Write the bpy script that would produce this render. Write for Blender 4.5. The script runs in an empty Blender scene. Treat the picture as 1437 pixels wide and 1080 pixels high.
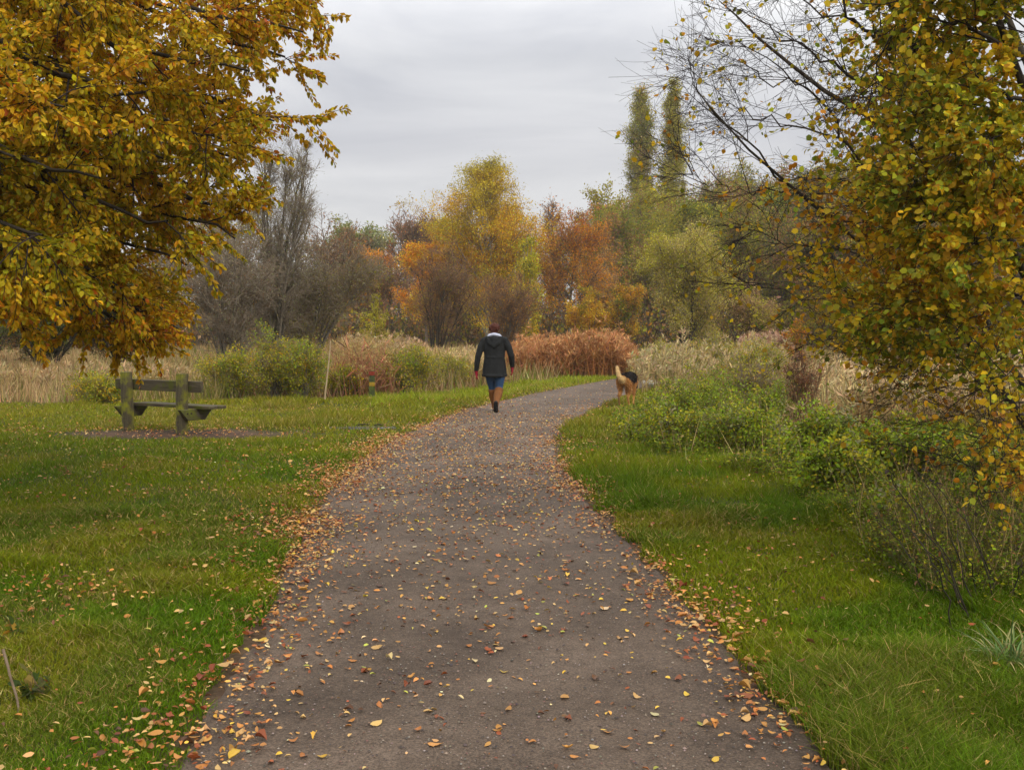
import bpy, math, random
import numpy as np
PI = math.pi
sc = bpy.context.scene
C = sc.collection
random.seed(7)

# ------------------------------------------------------------------ camera
F = 1500.0; W0, H0 = 1437.0, 1080.0; CH = 1.6
PITCH = math.atan(80.0 / F)
cam_d = bpy.data.cameras.new('camera'); cam = bpy.data.objects.new('camera', cam_d); C.objects.link(cam)
cam_d.sensor_width = 36.0; cam_d.lens = F / W0 * 36.0; cam_d.clip_end = 3000; cam_d.clip_start = 0.05
cam.location = (0, 0, CH); cam.rotation_euler = (PI / 2 - PITCH, 0, 0)
sc.camera = cam

def at(px, py, D):
    """world point seen at photo pixel (px,py) at depth Y = D"""
    cx = (px - W0 / 2) / F; cz = (H0 / 2 - py) / F
    dy = math.cos(PITCH) + cz * math.sin(PITCH)
    dz = -math.sin(PITCH) + cz * math.cos(PITCH)
    return np.array([cx / dy * D, D, CH + dz / dy * D])

def ground(px, py):
    cz = (H0 / 2 - py) / F
    dy = math.cos(PITCH) + cz * math.sin(PITCH)
    dz = -math.sin(PITCH) + cz * math.cos(PITCH)
    return at(px, py, -CH * dy / dz)

def proj(x, y, z):
    """photo pixel of world points (used only to lay out which plants grow where on the ground)"""
    yy = np.maximum(y, 0.05); z = z - CH
    f = yy * math.cos(PITCH) - z * math.sin(PITCH); f = np.maximum(f, 0.05)
    u = yy * math.sin(PITCH) + z * math.cos(PITCH)
    return W0 / 2 + F * x / f, H0 / 2 - F * u / f

# ------------------------------------------------------------------ noise helpers (value noise, vectorised)
def vnoise(x, y, s=1.0, seed=0):
    x = np.asarray(x, float) / s + 100.3; y = np.asarray(y, float) / s + 57.7
    xi = np.floor(x).astype(np.int64); yi = np.floor(y).astype(np.int64)
    fx = x - xi; fy = y - yi; fx = fx * fx * (3 - 2 * fx); fy = fy * fy * (3 - 2 * fy)
    def h(a, b):
        n = (a * 374761393 + b * 668265263 + seed * 982451653) & 0x7fffffff
        n = ((n ^ (n >> 13)) * 1274126177) & 0x7fffffff
        return ((n ^ (n >> 16)) & 0xffff) / 65535.0
    return (h(xi, yi) * (1 - fx) + h(xi + 1, yi) * fx) * (1 - fy) + (h(xi, yi + 1) * (1 - fx) + h(xi + 1, yi + 1) * fx) * fy

def fbm(x, y, s, seed=0):
    return 0.55 * vnoise(x, y, s, seed) + 0.28 * vnoise(x, y, s / 2.1, seed + 1) + 0.17 * vnoise(x, y, s / 4.3, seed + 2)

def sstep(a, b, x):
    t = np.clip((x - a) / (b - a), 0, 1); return t * t * (3 - 2 * t)

# ------------------------------------------------------------------ mesh from arrays
def npmesh(name, V, tris=None, quads=None, col=None, smooth=False):
    V = np.asarray(V, np.float32).reshape(-1, 3)
    me = bpy.data.meshes.new(name)
    parts = []; tot = []
    if quads is not None and len(quads):
        parts.append(np.asarray(quads, np.int32).ravel()); tot.append(np.full(len(quads), 4, np.int32))
    if tris is not None and len(tris):
        parts.append(np.asarray(tris, np.int32).ravel()); tot.append(np.full(len(tris), 3, np.int32))
    if not parts: return me
    loops = np.concatenate(parts); tot = np.concatenate(tot)
    start = np.concatenate([[0], np.cumsum(tot)[:-1]]).astype(np.int32)
    me.vertices.add(len(V)); me.vertices.foreach_set('co', V.ravel())
    me.loops.add(len(loops)); me.loops.foreach_set('vertex_index', loops)
    me.polygons.add(len(tot)); me.polygons.foreach_set('loop_start', start); me.polygons.foreach_set('loop_total', tot)
    if smooth: me.polygons.foreach_set('use_smooth', np.ones(len(tot), bool))
    me.update(calc_edges=True)
    if col is not None:
        a = me.color_attributes.new('Col', 'FLOAT_COLOR', 'POINT')
        c = np.ones((len(V), 4), np.float32); c[:, :3] = col
        a.data.foreach_set('color', c.ravel())
    return me

def link(name, me, mat=None, parent=None, loc=None):
    o = bpy.data.objects.new(name, me); C.objects.link(o)
    if mat is not None and me is not None:
        me.materials.clear(); me.materials.append(mat)
    if parent is not None: o.parent = parent
    if loc is not None: o.location = loc
    return o

def empty(name, label, cat, loc, rz=0.0, group=None):
    o = bpy.data.objects.new(name, None); C.objects.link(o)
    o.location = loc; o.rotation_euler = (0, 0, rz); o.empty_display_size = 0.2
    o['label'] = label; o['category'] = cat
    if group: o['group'] = group
    return o

def tag(o, label, cat, group=None, kind=None):
    o['label'] = label; o['category'] = cat
    if group: o['group'] = group
    if kind: o['kind'] = kind
    return o

# ------------------------------------------------------------------ materials
def new_mat(name):
    m = bpy.data.materials.new(name); m.use_nodes = True
    nt = m.node_tree; nt.nodes.clear()
    out = nt.nodes.new('ShaderNodeOutputMaterial')
    return m, nt, out

def ramp(nt, fac, stops):
    r = nt.nodes.new('ShaderNodeValToRGB'); el = r.color_ramp.elements
    while len(el) > 1: el.remove(el[-1])
    el[0].position = stops[0][0]; el[0].color = (*stops[0][1], 1)
    for p, c in stops[1:]:
        e = el.new(p); e.color = (*c, 1)
    nt.links.new(fac, r.inputs[0]); return r.outputs[0]

def noise_node(nt, scale, detail=6, rough=0.6, vec=None, dist=0.0):
    n = nt.nodes.new('ShaderNodeTexNoise'); n.inputs['Scale'].default_value = scale
    n.inputs['Detail'].default_value = detail; n.inputs['Roughness'].default_value = rough
    n.inputs['Distortion'].default_value = dist
    if vec is None:
        tc = nt.nodes.new('ShaderNodeTexCoord'); vec = tc.outputs['Object']
    nt.links.new(vec, n.inputs['Vector']); return n.outputs['Fac']

def mix(nt, a, b, fac, mode='MIX'):
    m = nt.nodes.new('ShaderNodeMix'); m.data_type = 'RGBA'; m.blend_type = mode
    for s, v in ((6, a), (7, b)):
        if isinstance(v, tuple): m.inputs[s].default_value = (*v, 1)
        else: nt.links.new(v, m.inputs[s])
    if isinstance(fac, (int, float)): m.inputs[0].default_value = fac
    else: nt.links.new(fac, m.inputs[0])
    return m.outputs[2]

def bump(nt, h, strength, dist=0.01):
    b = nt.nodes.new('ShaderNodeBump'); b.inputs['Strength'].default_value = strength
    b.inputs['Distance'].default_value = dist; nt.links.new(h, b.inputs['Height']); return b.outputs[0]

def bsdf(nt, out, color, rough=0.8, spec=0.3, normal=None):
    p = nt.nodes.new('ShaderNodeBsdfPrincipled')
    if isinstance(color, tuple): p.inputs['Base Color'].default_value = (*color, 1)
    else: nt.links.new(color, p.inputs['Base Color'])
    if isinstance(rough, (int, float)): p.inputs['Roughness'].default_value = rough
    else: nt.links.new(rough, p.inputs['Roughness'])
    p.inputs['Specular IOR Level'].default_value = spec
    if normal is not None: nt.links.new(normal, p.inputs['Normal'])
    nt.links.new(p.outputs[0], out.inputs[0]); return p

def leaf_mat(name, transl=0.3, rough=0.5, spec=0.3, use_obj=False):
    m, nt, out = new_mat(name)
    if use_obj:
        oi = nt.nodes.new('ShaderNodeObjectInfo'); c0 = oi.outputs['Color']
        c = mix(nt, c0, ramp(nt, noise_node(nt, 60, 3), [(0.3, (0.45, 0.38, 0.33)), (0.62, (1, 1, 1))]), 0.75, 'MULTIPLY')
    else:
        a = nt.nodes.new('ShaderNodeVertexColor'); a.layer_name = 'Col'; c = a.outputs[0]
    p = nt.nodes.new('ShaderNodeBsdfPrincipled'); nt.links.new(c, p.inputs['Base Color'])
    p.inputs['Roughness'].default_value = rough; p.inputs['Specular IOR Level'].default_value = spec
    t = nt.nodes.new('ShaderNodeBsdfTranslucent'); nt.links.new(c, t.inputs[0])
    ms = nt.nodes.new('ShaderNodeMixShader'); ms.inputs[0].default_value = transl
    nt.links.new(p.outputs[0], ms.inputs[1]); nt.links.new(t.outputs[0], ms.inputs[2])
    nt.links.new(ms.outputs[0], out.inputs[0]); return m

def bark_mat(name, c1, c2, scale=9):
    m, nt, out = new_mat(name)
    n = noise_node(nt, scale, 8, 0.7); c = ramp(nt, n, [(0.35, c1), (0.65, c2)])
    bsdf(nt, out, c, 0.9, 0.2, bump(nt, n, 0.6, 0.02)); return m

M = {}
M['leaf'] = leaf_mat('leaf', 0.42, 0.55, 0.18)
M['blade'] = leaf_mat('grass_blade', 0.3, 0.7, 0.10)
M['dry'] = leaf_mat('dry_leaf', 0.12, 0.55, 0.35)
M['dry_one'] = leaf_mat('dry_leaf_single', 0.10, 0.5, 0.4, True)
M['bark_dark'] = bark_mat('dark_bark', (0.018, 0.014, 0.010), (0.06, 0.047, 0.032))
M['bark_grey'] = bark_mat('grey_bark', (0.07, 0.058, 0.043), (0.17, 0.145, 0.11))
M['bark_pale'] = bark_mat('pale_bark', (0.16, 0.15, 0.10), (0.36, 0.33, 0.24))
M['twig_brown'] = bark_mat('twig_brown', (0.10, 0.060, 0.038), (0.20, 0.125, 0.08))
M['twig_grey'] = bark_mat('twig_grey', (0.15, 0.115, 0.08), (0.29, 0.23, 0.165))
M['twig_dark'] = bark_mat('twig_dark', (0.016, 0.011, 0.010), (0.045, 0.030, 0.024))

# ------------------------------------------------------------------ path outline on the ground (metres)
EDGE = [(1080, 262, 1165), (1000, 302, 1092), (900, 358, 1002), (800, 408, 915), (750, 428, 866), (700, 460, 818), (650, 505, 783),
        (620, 552, 774), (600, 592, 786), (585, 628, 806), (575, 655, 826), (565, 695, 848), (555, 737, 874), (545, 790, 893),
        (538, 826, 912), (532, 862, 938), (527, 892, 966)]
eY, eL, eR = [], [], []
for py, xl, xr in EDGE:
    a = ground(xl, py); b = ground(xr, py); eY.append(a[1]); eL.append(a[0]); eR.append(b[0])
eY = [-12, 0.0] + eY + [eY[-1] + 5, eY[-1] + 14]
eL = [eL[0] - 0.10, eL[0] - 0.04] + eL + [eL[-1] + 6, eL[-1] + 24]
eR = [eR[0] + 0.10, eR[0] + 0.04] + eR + [eR[-1] + 8, eR[-1] + 34]
eY, eL, eR = map(np.array, (eY, eL, eR))
YMAX = eY[-1]
def path_out(x, y):
    """metres outside the path (negative inside)"""
    d = np.maximum(np.interp(y, eY, eL) - x, x - np.interp(y, eY, eR))
    return np.where(y > YMAX, 5.0, d)

bench_c = ground(222, 611)
def bench_soil(x, y):
    return (((x - bench_c[0] - 0.3) / 2.2) ** 2 + ((y - bench_c[1] + 0.0) / 0.9) ** 2) * (0.45 + 1.2 * fbm(x, y, 1.1, 77))

def gz(x, y):
    d = path_out(x, y)
    k = sstep(0.0, 0.5, d)
    h = (fbm(x, y, 1.7, 3) - 0.5) * 0.07 + (fbm(x, y, 9.0, 5) - 0.5) * 0.16
    far = np.clip((np.hypot(x, y) - 30) / 60, 0, 1)
    return k * (0.02 + h * (1 - 0.5 * far)) - (1 - k) * 0.012

def zone(x, y):
    """which cover grows at ground points: 0 mown, 1 rough green, 2 straw meadow, 3 olive scrub floor, 4 verge"""
    px, py = proj(x, y, 0 * x)
    j = (vnoise(x, y, 1.3, 9) - 0.5)
    lim_l = np.interp(px, [-600, 0, 300, 450, 600, 700, 800, 900, 940], [566, 566, 562, 561, 553, 541, 529, 520.5, 518])
    lim_l = lim_l + j * 5
    left = x < np.interp(y, eY, eL)
    z = np.full(x.shape, 2)
    z = np.where(left & (py > lim_l), 0, z)
    z = np.where(left & (py > lim_l) & (py < lim_l + 14) & (px > 520), 4, z)
    lim_r = np.interp(px, [700, 850, 872, 960, 1040, 1120, 1200, 1300, 1437, 2200], [520, 552, 608, 645, 668, 705, 770, 850, 905, 1100])
    right = x > np.interp(y, eY, eR)
    z = np.where(right, np.where(py > lim_r + j * 26, 0, 1), z)
    z = np.where(right & (px > 930) & (py < 585 + j * 14), 2, z)
    z = np.where(right & (px < 1010) & (py < 545) , 3, z)
    z = np.where(y < 1.5, 0, z)
    return z

# ground sheet
def axis(fine0, fine1, step, far):
    a = list(np.arange(fine0, fine1, step)); v, s = fine1, step
    while v < far: a.append(v); s *= 1.25; v += s
    a.append(far)
    v, s = fine0, step; b = []
    while v > -far: s *= 1.25; v -= s; b.append(v)
    return np.array(b[::-1] + a)
gx = axis(-16, 16, 0.16, 260.0); gy = axis(-4, 34, 0.16, 320.0)
GX, GY = np.meshgrid(gx, gy); GZ = gz(GX, GY)
V = np.stack([GX, GY, GZ], -1).reshape(-1, 3)
ny, nx = GX.shape
ii = (np.arange(ny - 1)[:, None] * nx + np.arange(nx - 1)[None, :]).ravel()
Q = np.stack([ii, ii + 1, ii + nx + 1, ii + nx], -1)
zz = zone(V[:, 0], V[:, 1])
gc = np.array([(0.050, 0.062, 0.012), (0.050, 0.056, 0.014), (0.16, 0.115, 0.05), (0.06, 0.055, 0.022), (0.085, 0.12, 0.018)])[zz]
soil = np.clip(1.25 - bench_soil(V[:, 0], V[:, 1]), 0, 1)[:, None]
gc = gc * (1 - soil) + np.array((0.085, 0.055, 0.040)) * soil
pe = sstep(0.35, 0.0, path_out(V[:, 0], V[:, 1]))[:, None]
gc = gc * (1 - pe) + np.array((0.10, 0.065, 0.045)) * pe
m, nt, out = new_mat('ground_soil')
a = nt.nodes.new('ShaderNodeVertexColor'); a.layer_name = 'Col'
n1 = noise_node(nt, 14, 8, 0.7); n2 = noise_node(nt, 1.1, 5, 0.6)
c = mix(nt, a.outputs[0], ramp(nt, n1, [(0.3, (0.35, 0.33, 0.3)), (0.7, (1.35, 1.3, 1.2))]), 1.0, 'MULTIPLY')
c = mix(nt, c, ramp(nt, n2, [(0.35, (0.7, 0.72, 0.7)), (0.65, (1.25, 1.15, 1.1))]), 1.0, 'MULTIPLY')
bsdf(nt, out, c, 0.95, 0.15, bump(nt, n1, 0.8, 0.03))
g = link('ground', npmesh('ground', V, quads=Q, col=gc, smooth=True), m); g['kind'] = 'structure'

# path sheet, a few mm proud, ragged edges
py_ = np.concatenate([np.arange(-10, 3.0, 0.3), np.arange(3.0, 30, 0.07), np.arange(30, YMAX - 0.05, 0.25)])
cols = np.concatenate([[0, 0.012, 0.03], np.linspace(0.06, 0.94, 19), [0.97, 0.988, 1.0]])
PY, PC = np.meshgrid(py_, cols, indexing='ij')
L = np.interp(PY, eY, eL) + (fbm(PY, PY * 0, 0.35, 11) - 0.5) * 0.16 - 0.03
R = np.interp(PY, eY, eR) + (fbm(PY, PY * 0, 0.35, 21) - 0.5) * 0.16 + 0.03
PX = L + (R - L) * PC
PZ = 0.006 + 0.018 * (1 - (2 * PC - 1) ** 2) + (fbm(PX, PY, 0.8, 31) - 0.5) * 0.010
edge = np.minimum(PC, 1 - PC) < 0.001
PZ = np.where(edge, -0.03, PZ)
V = np.stack([PX, PY, PZ], -1).reshape(-1, 3); nx = len(cols); ny = len(py_)
ii = (np.arange(ny - 1)[:, None] * nx + np.arange(nx - 1)[None, :]).ravel()
Q = np.stack([ii, ii + 1, ii + nx + 1, ii + nx], -1)
m, nt, out = new_mat('path_surface')
n1 = noise_node(nt, 95, 4, 0.75); n2 = noise_node(nt, 1.6, 6, 0.62, dist=0.4); n3 = noise_node(nt, 22, 5, 0.7)
vo = nt.nodes.new('ShaderNodeTexVoronoi'); vo.inputs['Scale'].default_value = 70
tc = nt.nodes.new('ShaderNodeTexCoord'); nt.links.new(tc.outputs['Object'], vo.inputs['Vector'])
c = ramp(nt, n2, [(0.30, (0.074, 0.052, 0.036)), (0.52, (0.112, 0.081, 0.057)), (0.72, (0.142, 0.105, 0.077))])
c = mix(nt, c, ramp(nt, n1, [(0.32, (0.42, 0.40, 0.38)), (0.5, (0.95, 0.95, 0.95)), (0.70, (1.75, 1.7, 1.7))]), 1.0, 'MULTIPLY')
c = mix(nt, c, ramp(nt, n3, [(0.3, (0.74, 0.72, 0.70)), (0.7, (1.2, 1.2, 1.2))]), 1.0, 'MULTIPLY')
n5 = noise_node(nt, 0.55, 3, 0.5, dist=0.8); c = mix(nt, c, ramp(nt, n5, [(0.38, (0.80, 0.78, 0.76)), (0.62, (1.14, 1.13, 1.14))]), 1.0, 'MULTIPLY')
c = mix(nt, c, (0.26, 0.21, 0.18), ramp(nt, vo.outputs['Distance'], [(0.0, (0.75, 0.75, 0.75)), (0.16, (0, 0, 0))]))
bsdf(nt, out, c, 0.8, 0.3, bump(nt, n1, 0.7, 0.012))
p = link('path', npmesh('path', V, quads=Q, smooth=True), m); p['kind'] = 'structure'

def surf_z(x, y):
    d = path_out(x, y); l = np.interp(y, eY, eL) - .03; r = np.interp(y, eY, eR) + .03; pc = np.clip((x - l) / (r - l), 0, 1)
    return np.where(d < 0.03, 0.006 + 0.018 * (1 - (2 * pc - 1) ** 2) + (fbm(x, y, 0.8, 31) - 0.5) * 0.010, gz(x, y))

# ------------------------------------------------------------------ leaves
LEAF4 = (np.array([(0, 0, 0), (0.45, 0.30, 0.10), (1, 0, 0.0), (0.45, -0.30, 0.10)]), np.array([(0, 2, 1), (0, 3, 2)]))
PLUME4 = (np.array([(0, 0, 0), (0.4, 0.13, 0.02), (1, 0, -0.05), (0.4, -0.13, 0.02)]), np.array([(0, 2, 1), (0, 3, 2)]))
BLADE4 = (np.array([(0, 0, 0), (0.4, 0.035, 0.02), (1, 0, -0.05), (0.4, -0.035, 0.02)]), np.array([(0, 2, 1), (0, 3, 2)]))
LEAF6 = (np.array([(0, 0, 0), (0.28, 0.25, 0.07), (0.68, 0.24, 0.05), (1, 0, -0.10), (0.68, -0.24, 0.05), (0.28, -0.25, 0.07), (0.5, 0, -0.02)]),
         np.array([(0, 6, 1), (1, 6, 2), (2, 6, 3), (3, 6, 4), (4, 6, 5), (5, 6, 0)]))
ROUND7 = (np.array([(0, 0, 0), (0.15, 0.33, 0.06), (0.6, 0.42, 0.08), (1, 0, -0.05), (0.6, -0.42, 0.08), (0.15, -0.33, 0.06), (0.5, 0, 0)]),
          np.array([(0, 6, 1), (1, 6, 2), (2, 6, 3), (3, 6, 4), (4, 6, 5), (5, 6, 0)]))

def norm(v): return v / np.maximum(np.linalg.norm(v, axis=-1, keepdims=True), 1e-9)

def scatter(tmpl, P, Dv, Nv, S, col, rng, fold=None):
    """place leaf templates: axis Dv, approx normal Nv, size S, colour per leaf"""
    tv, tf = tmpl; n = len(P); k = len(tv)
    X = norm(Dv); Y = norm(np.cross(Nv, X)); Z = np.cross(X, Y)
    fz = np.ones(n) if fold is None else fold
    V = P[:, None, :] + S[:, None, None] * (tv[None, :, 0:1] * X[:, None] + tv[None, :, 1:2] * Y[:, None] + tv[None, :, 2:3] * fz[:, None, None] * Z[:, None])
    Fc = (tf[None] + (np.arange(n) * k)[:, None, None]).reshape(-1, 3)
    return V.reshape(-1, 3), Fc, np.repeat(col, k, axis=0)

def jitter_col(base, rng, s=0.20, h=0.08):
    n = len(base)
    f = np.exp(rng.normal(0, s, (n, 1))); return np.clip(base * f * (1 + rng.normal(0, h, (n, 3))), 0.002, 0.85)

# ------------------------------------------------------------------ branching
def interp_poly(P, R, pid, t):
    K = P.shape[1]; u = t * (K - 1); i = np.minimum(u.astype(int), K - 2); f = (u - i)[:, None]
    a = P[pid, i]; b = P[pid, i + 1]
    return a * (1 - f) + b * f, norm(b - a), R[pid, i] * (1 - f[:, 0]) + R[pid, i + 1] * f[:, 0]

def walk(start, d, length, rng, K, wob, pull):
    n = len(start); P = np.zeros((n, K, 3)); P[:, 0] = start; st = (length / (K - 1))[:, None]
    for k in range(1, K):
        P[:, k] = P[:, k - 1] + d * st
        d = norm(d + rng.normal(0, wob, (n, 3)) + np.array([0, 0, pull]))
    return P

def grow(P, R, n, t0, t1, length, ang, rng, K=4, wob=0.15, pull=0.05, up=0.0, rmul=0.6, rmin=0.002, aj=0.25, flat=0.0):
    N = len(P); pid = np.repeat(np.arange(N), n); t = rng.uniform(t0, t1, N * n)
    pos, tan, r = interp_poly(P, R, pid, t)
    v = rng.normal(0, 1, (N * n, 3)); v[:, 2] *= (1 - flat)
    v = norm(v - (v * tan).sum(1, keepdims=True) * tan)
    a = (ang + rng.normal(0, aj, N * n))[:, None]
    d = norm(np.cos(a) * tan + np.sin(a) * v + np.array([0, 0, up]))
    plen = np.linalg.norm(P[pid, -1] - P[pid, 0], axis=1)
    L = length(t, plen) * rng.uniform(0.65, 1.25, N * n)
    Q = walk(pos, d, L, rng, K, wob, pull)
    r0 = np.maximum(r * rmul, rmin)
    RR = r0[:, None] * np.linspace(1, 0.35, K)[None]
    return Q, np.maximum(RR, rmin * 0.6), pid

def tubes(P, R, sides):
    N, K, _ = P.shape
    T = np.zeros_like(P); T[:, 1:-1] = P[:, 2:] - P[:, :-2]; T[:, 0] = P[:, 1] - P[:, 0]; T[:, -1] = P[:, -1] - P[:, -2]; T = norm(T)
    ref = np.where(np.abs(T[:, :1, 2:3]) > 0.8, np.array([1.0, 0, 0]), np.array([0, 0, 1.0]))
    U = norm(np.cross(T, np.broadcast_to(ref, T.shape))); Wv = np.cross(T, U)
    a = np.arange(sides) * 2 * PI / sides
    V = P[:, :, None] + R[:, :, None, None] * (np.cos(a)[None, None, :, None] * U[:, :, None] + np.sin(a)[None, None, :, None] * Wv[:, :, None])
    base = (np.arange(N) * K * sides)[:, None, None] + (np.arange(K - 1) * sides)[None, :, None] + np.arange(sides)[None, None]
    nxt = (np.arange(N) * K * sides)[:, None, None] + (np.arange(K - 1) * sides)[None, :, None] + ((np.arange(sides) + 1) % sides)[None, None]
    Q = np.stack([base, nxt, nxt + sides, base + sides], -1).reshape(-1, 4)
    return V.reshape(-1, 3), Q

def join_tubes(lst):
    Vs, Qs, o = [], [], 0
    for P, R, s in lst:
        if len(P) == 0: continue
        v, q = tubes(P, R, s); Vs.append(v); Qs.append(q + o); o += len(v)
    return np.concatenate(Vs), np.concatenate(Qs)

OCHRE = (0.42, 0.20, 0.008); GOLD = (0.58, 0.36, 0.012); OLIVE = (0.24, 0.21, 0.010); RUST = (0.36, 0.10, 0.012)
GREEN = (0.125, 0.155, 0.012); YGREEN = (0.38, 0.34, 0.015); BROWN = (0.23, 0.115, 0.040); GREYG = (0.26, 0.25, 0.11)
DARKG = (0.075, 0.085, 0.018); ORANGE = (0.58, 0.22, 0.008); TAN = (0.36, 0.23, 0.10); FRESH = (0.23, 0.31, 0.012)

def leaf_cloud(twP, rng, n, size, pal, tmpl=LEAF4, down=0.4, spread=0.02, cid=None, flat=0.3, pw=1.0, clump=1.0):
    """leaves along twigs; colour runs in clumps (one palette pick per twig, some per leaf)"""
    N = len(twP)
    w = rng.uniform(0, 1, N) ** clump * np.linalg.norm(twP[:, -1] - twP[:, 0], axis=1) ** 1.3; w /= w.sum()
    pid = rng.choice(N, n, p=w); t = rng.uniform(0, 1, n) ** pw
    pos, tan, _ = interp_poly(twP, np.ones(twP.shape[:2]), pid, t)
    pos = pos + rng.normal(0, spread, (n, 3))
    d = norm(tan * 0.7 + rng.normal(0, 0.7, (n, 3)) + np.array([0, 0, -down]))
    nv = rng.normal(0, 1, (n, 3)); nv[:, 2] = np.abs(nv[:, 2]) + flat * 3
    cols = np.array([p[0] for p in pal]); pr = np.array([p[1] for p in pal], float); pr /= pr.sum()
    g = cid if cid is not None else np.arange(N)
    gpick = rng.choice(len(pal), int(g.max()) + 1, p=pr)
    lp = np.where(rng.uniform(0, 1, n) < 0.55, gpick[g[pid]], rng.choice(len(pal), n, p=pr))
    col = jitter_col(cols[lp], rng)
    S = size * rng.uniform(0.6, 1.3, n)
    return scatter(tmpl, pos, d, nv, S, col, rng, rng.uniform(-0.6, 2.0, n))

PROF = {'round': lambda t: np.sin(np.clip(0.18 + 0.82 * t, 0, 1) * PI) ** 0.6 * 0.95 + 0.12,
        'cone': lambda t: 1.02 - 0.80 * t,
        'birch': lambda t: 0.75 + 0.35 * np.sin(np.clip(t * 2.5, 0, 1) * PI / 2) - 0.98 * np.clip(t, 0, 1) ** 1.05,
        'column': lambda t: 0.16 + 0.95 * np.sin(PI * (0.20 + 0.78 * np.clip(t, 0, 1)))}

def make_tree(name, label, px, D, ytop, wpx, pal, style='round', nleaf=5000, ls=0.16, n=(26, 8, 5), stems=1, ang=0.95, up=0.12,
              pull=0.05, clear=0.12, bark='bark_grey', twig='twig_brown', seed=0, group=None, cat='tree', lean=0.0, rad=None,
              tw=1.0, base=None, tmpl=LEAF4, spread=None, top_pal=None, droop=0.4, trunk_up=0.93, pw=1.0, clump=1.0, skirt=True):
    rng = np.random.default_rng(seed + int(px * 7 + D * 13))
    tp = at(px, ytop, D); h = tp[2]; w = wpx / F * D; x = tp[0]
    bx = x if base is None else at(base, 460, D)[0]
    bz = float(gz(np.array([bx]), np.array([D * 1.0]))[0]) - 0.03
    root = empty(name, label, cat, (bx, D, bz), 0, group)
    r0 = rad if rad else 0.012 * h + 0.02
    K = 9; off = x - bx
    if stems == 1:
        d = norm(np.array([[off / h + lean, 0, 1.0]]))
        S = walk(np.zeros((1, 3)), d, np.array([h * trunk_up * (0.87 if style == 'round' else 0.98 if style == 'birch' else 0.97)]), rng, K, 0.008 if style == 'column' else 0.03, 0.02)
        SR = r0 * np.linspace(1, 0.16, K)[None]
    else:
        phi = rng.uniform(0, 2 * PI, stems); sp = rng.uniform(0.1, 1.0, stems) ** 0.7 * (w * 0.36)
        hh = h * trunk_up * rng.uniform(0.72, 1.0, stems) * (1 - 0.25 * (sp / (w * 0.36 + 1e-6)) ** 2)
        e = np.stack([np.cos(phi) * sp + off, np.sin(phi) * sp, hh], -1)
        s0 = np.stack([np.cos(phi) * 0.03 * w, np.sin(phi) * 0.03 * w, np.zeros(stems)], -1)
        u = np.linspace(0, 1, K)[None, :, None]
        ctrl = s0 + (e - s0) * np.array([0.35, 0.35, 0.6])
        S = (1 - u) ** 2 * s0[:, None] + 2 * u * (1 - u) * ctrl[:, None] + u * u * e[:, None]
        S = S + np.cumsum(rng.normal(0, 0.008 * h, S.shape), 1) * u
        SR = (r0 * rng.uniform(0.5, 1, stems))[:, None] * np.linspace(1, 0.18, K)[None]
    pf = PROF[style]; hw = w * 0.5 * ((1.75 if style != 'column' else 1.3) if stems == 1 else 0.95)
    if D > 60 and name == 'broadleaf_tree': w *= 1.22; nleaf = int(nleaf * 1.5)
    if D > 40 and nleaf: pal = [(tuple(min(0.8, c_ * 1.3) for c_ in p_[0]), p_[1]) for p_ in pal]  # far crowns: haze and stronger light painted in as paler leaf colours
    fine = 0.82 if D < 30 else 0.66
    nleaf = int(nleaf * 1.9 / fine ** 1.6); ls = ls * fine
    n1 = n[0] if stems == 1 else max(3, n[0] // stems)
    L1, R1, _ = grow(S, SR, n1, clear, 0.99, lambda t, pl: hw * pf((t - clear) / (1 - clear)) * 0.86, ang, rng, 6, 0.12, pull, up, 0.5, 0.012 * tw, 0.22)
    L2, R2, p2 = grow(L1, R1, n[1], 0.2, 1.0, lambda t, pl: pl * 0.5 * (1.1 - 0.5 * t), 0.75, rng, 4, 0.16, pull, up * 0.5, 0.6, 0.008 * tw)
    L3, R3, p3 = grow(L2, R2, n[2], 0.15, 1.0, lambda t, pl: np.maximum(pl * 0.55, (0.006 if style == 'column' else 0.02) * h), 0.7, rng, 3, 0.2, pull - (0.12 if style == 'birch' else 0), 0, 0.6, 0.006 * tw)
    v, q = join_tubes([(S, SR, 7), (L1, R1, 4)])
    link('trunk', npmesh(name + '_trunk', v, quads=q, smooth=True), M[bark], root)
    v, q = join_tubes([(L2, R2, 3), (L3, R3, 3)])
    link('twigs', npmesh(name + '_twigs', v, quads=q), M[twig], root)
    if nleaf:
        sp = spread if spread is not None else 0.018 * h
        v, f, c = leaf_cloud(L3, rng, nleaf, ls, pal, tmpl, droop, sp, p2[p3], pw=pw, clump=clump)
        if top_pal is not None:
            tcol, z0, z1 = top_pal
            zl = v[:, 2] / h; k = sstep(z0, z1, zl + (vnoise(v[:, 0], v[:, 2], 0.12 * h, 5) - 0.5) * 0.3)[:, None]
            lum = c.mean(1, keepdims=True) / np.mean(np.array(pal[0][0]))
            c = c * (1 - k) + np.array(tcol) * np.clip(lum, 0.5, 1.6) * k
        link('crown', npmesh(name + '_crown', v, f, col=c), M['leaf'], root)
    return root

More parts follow.
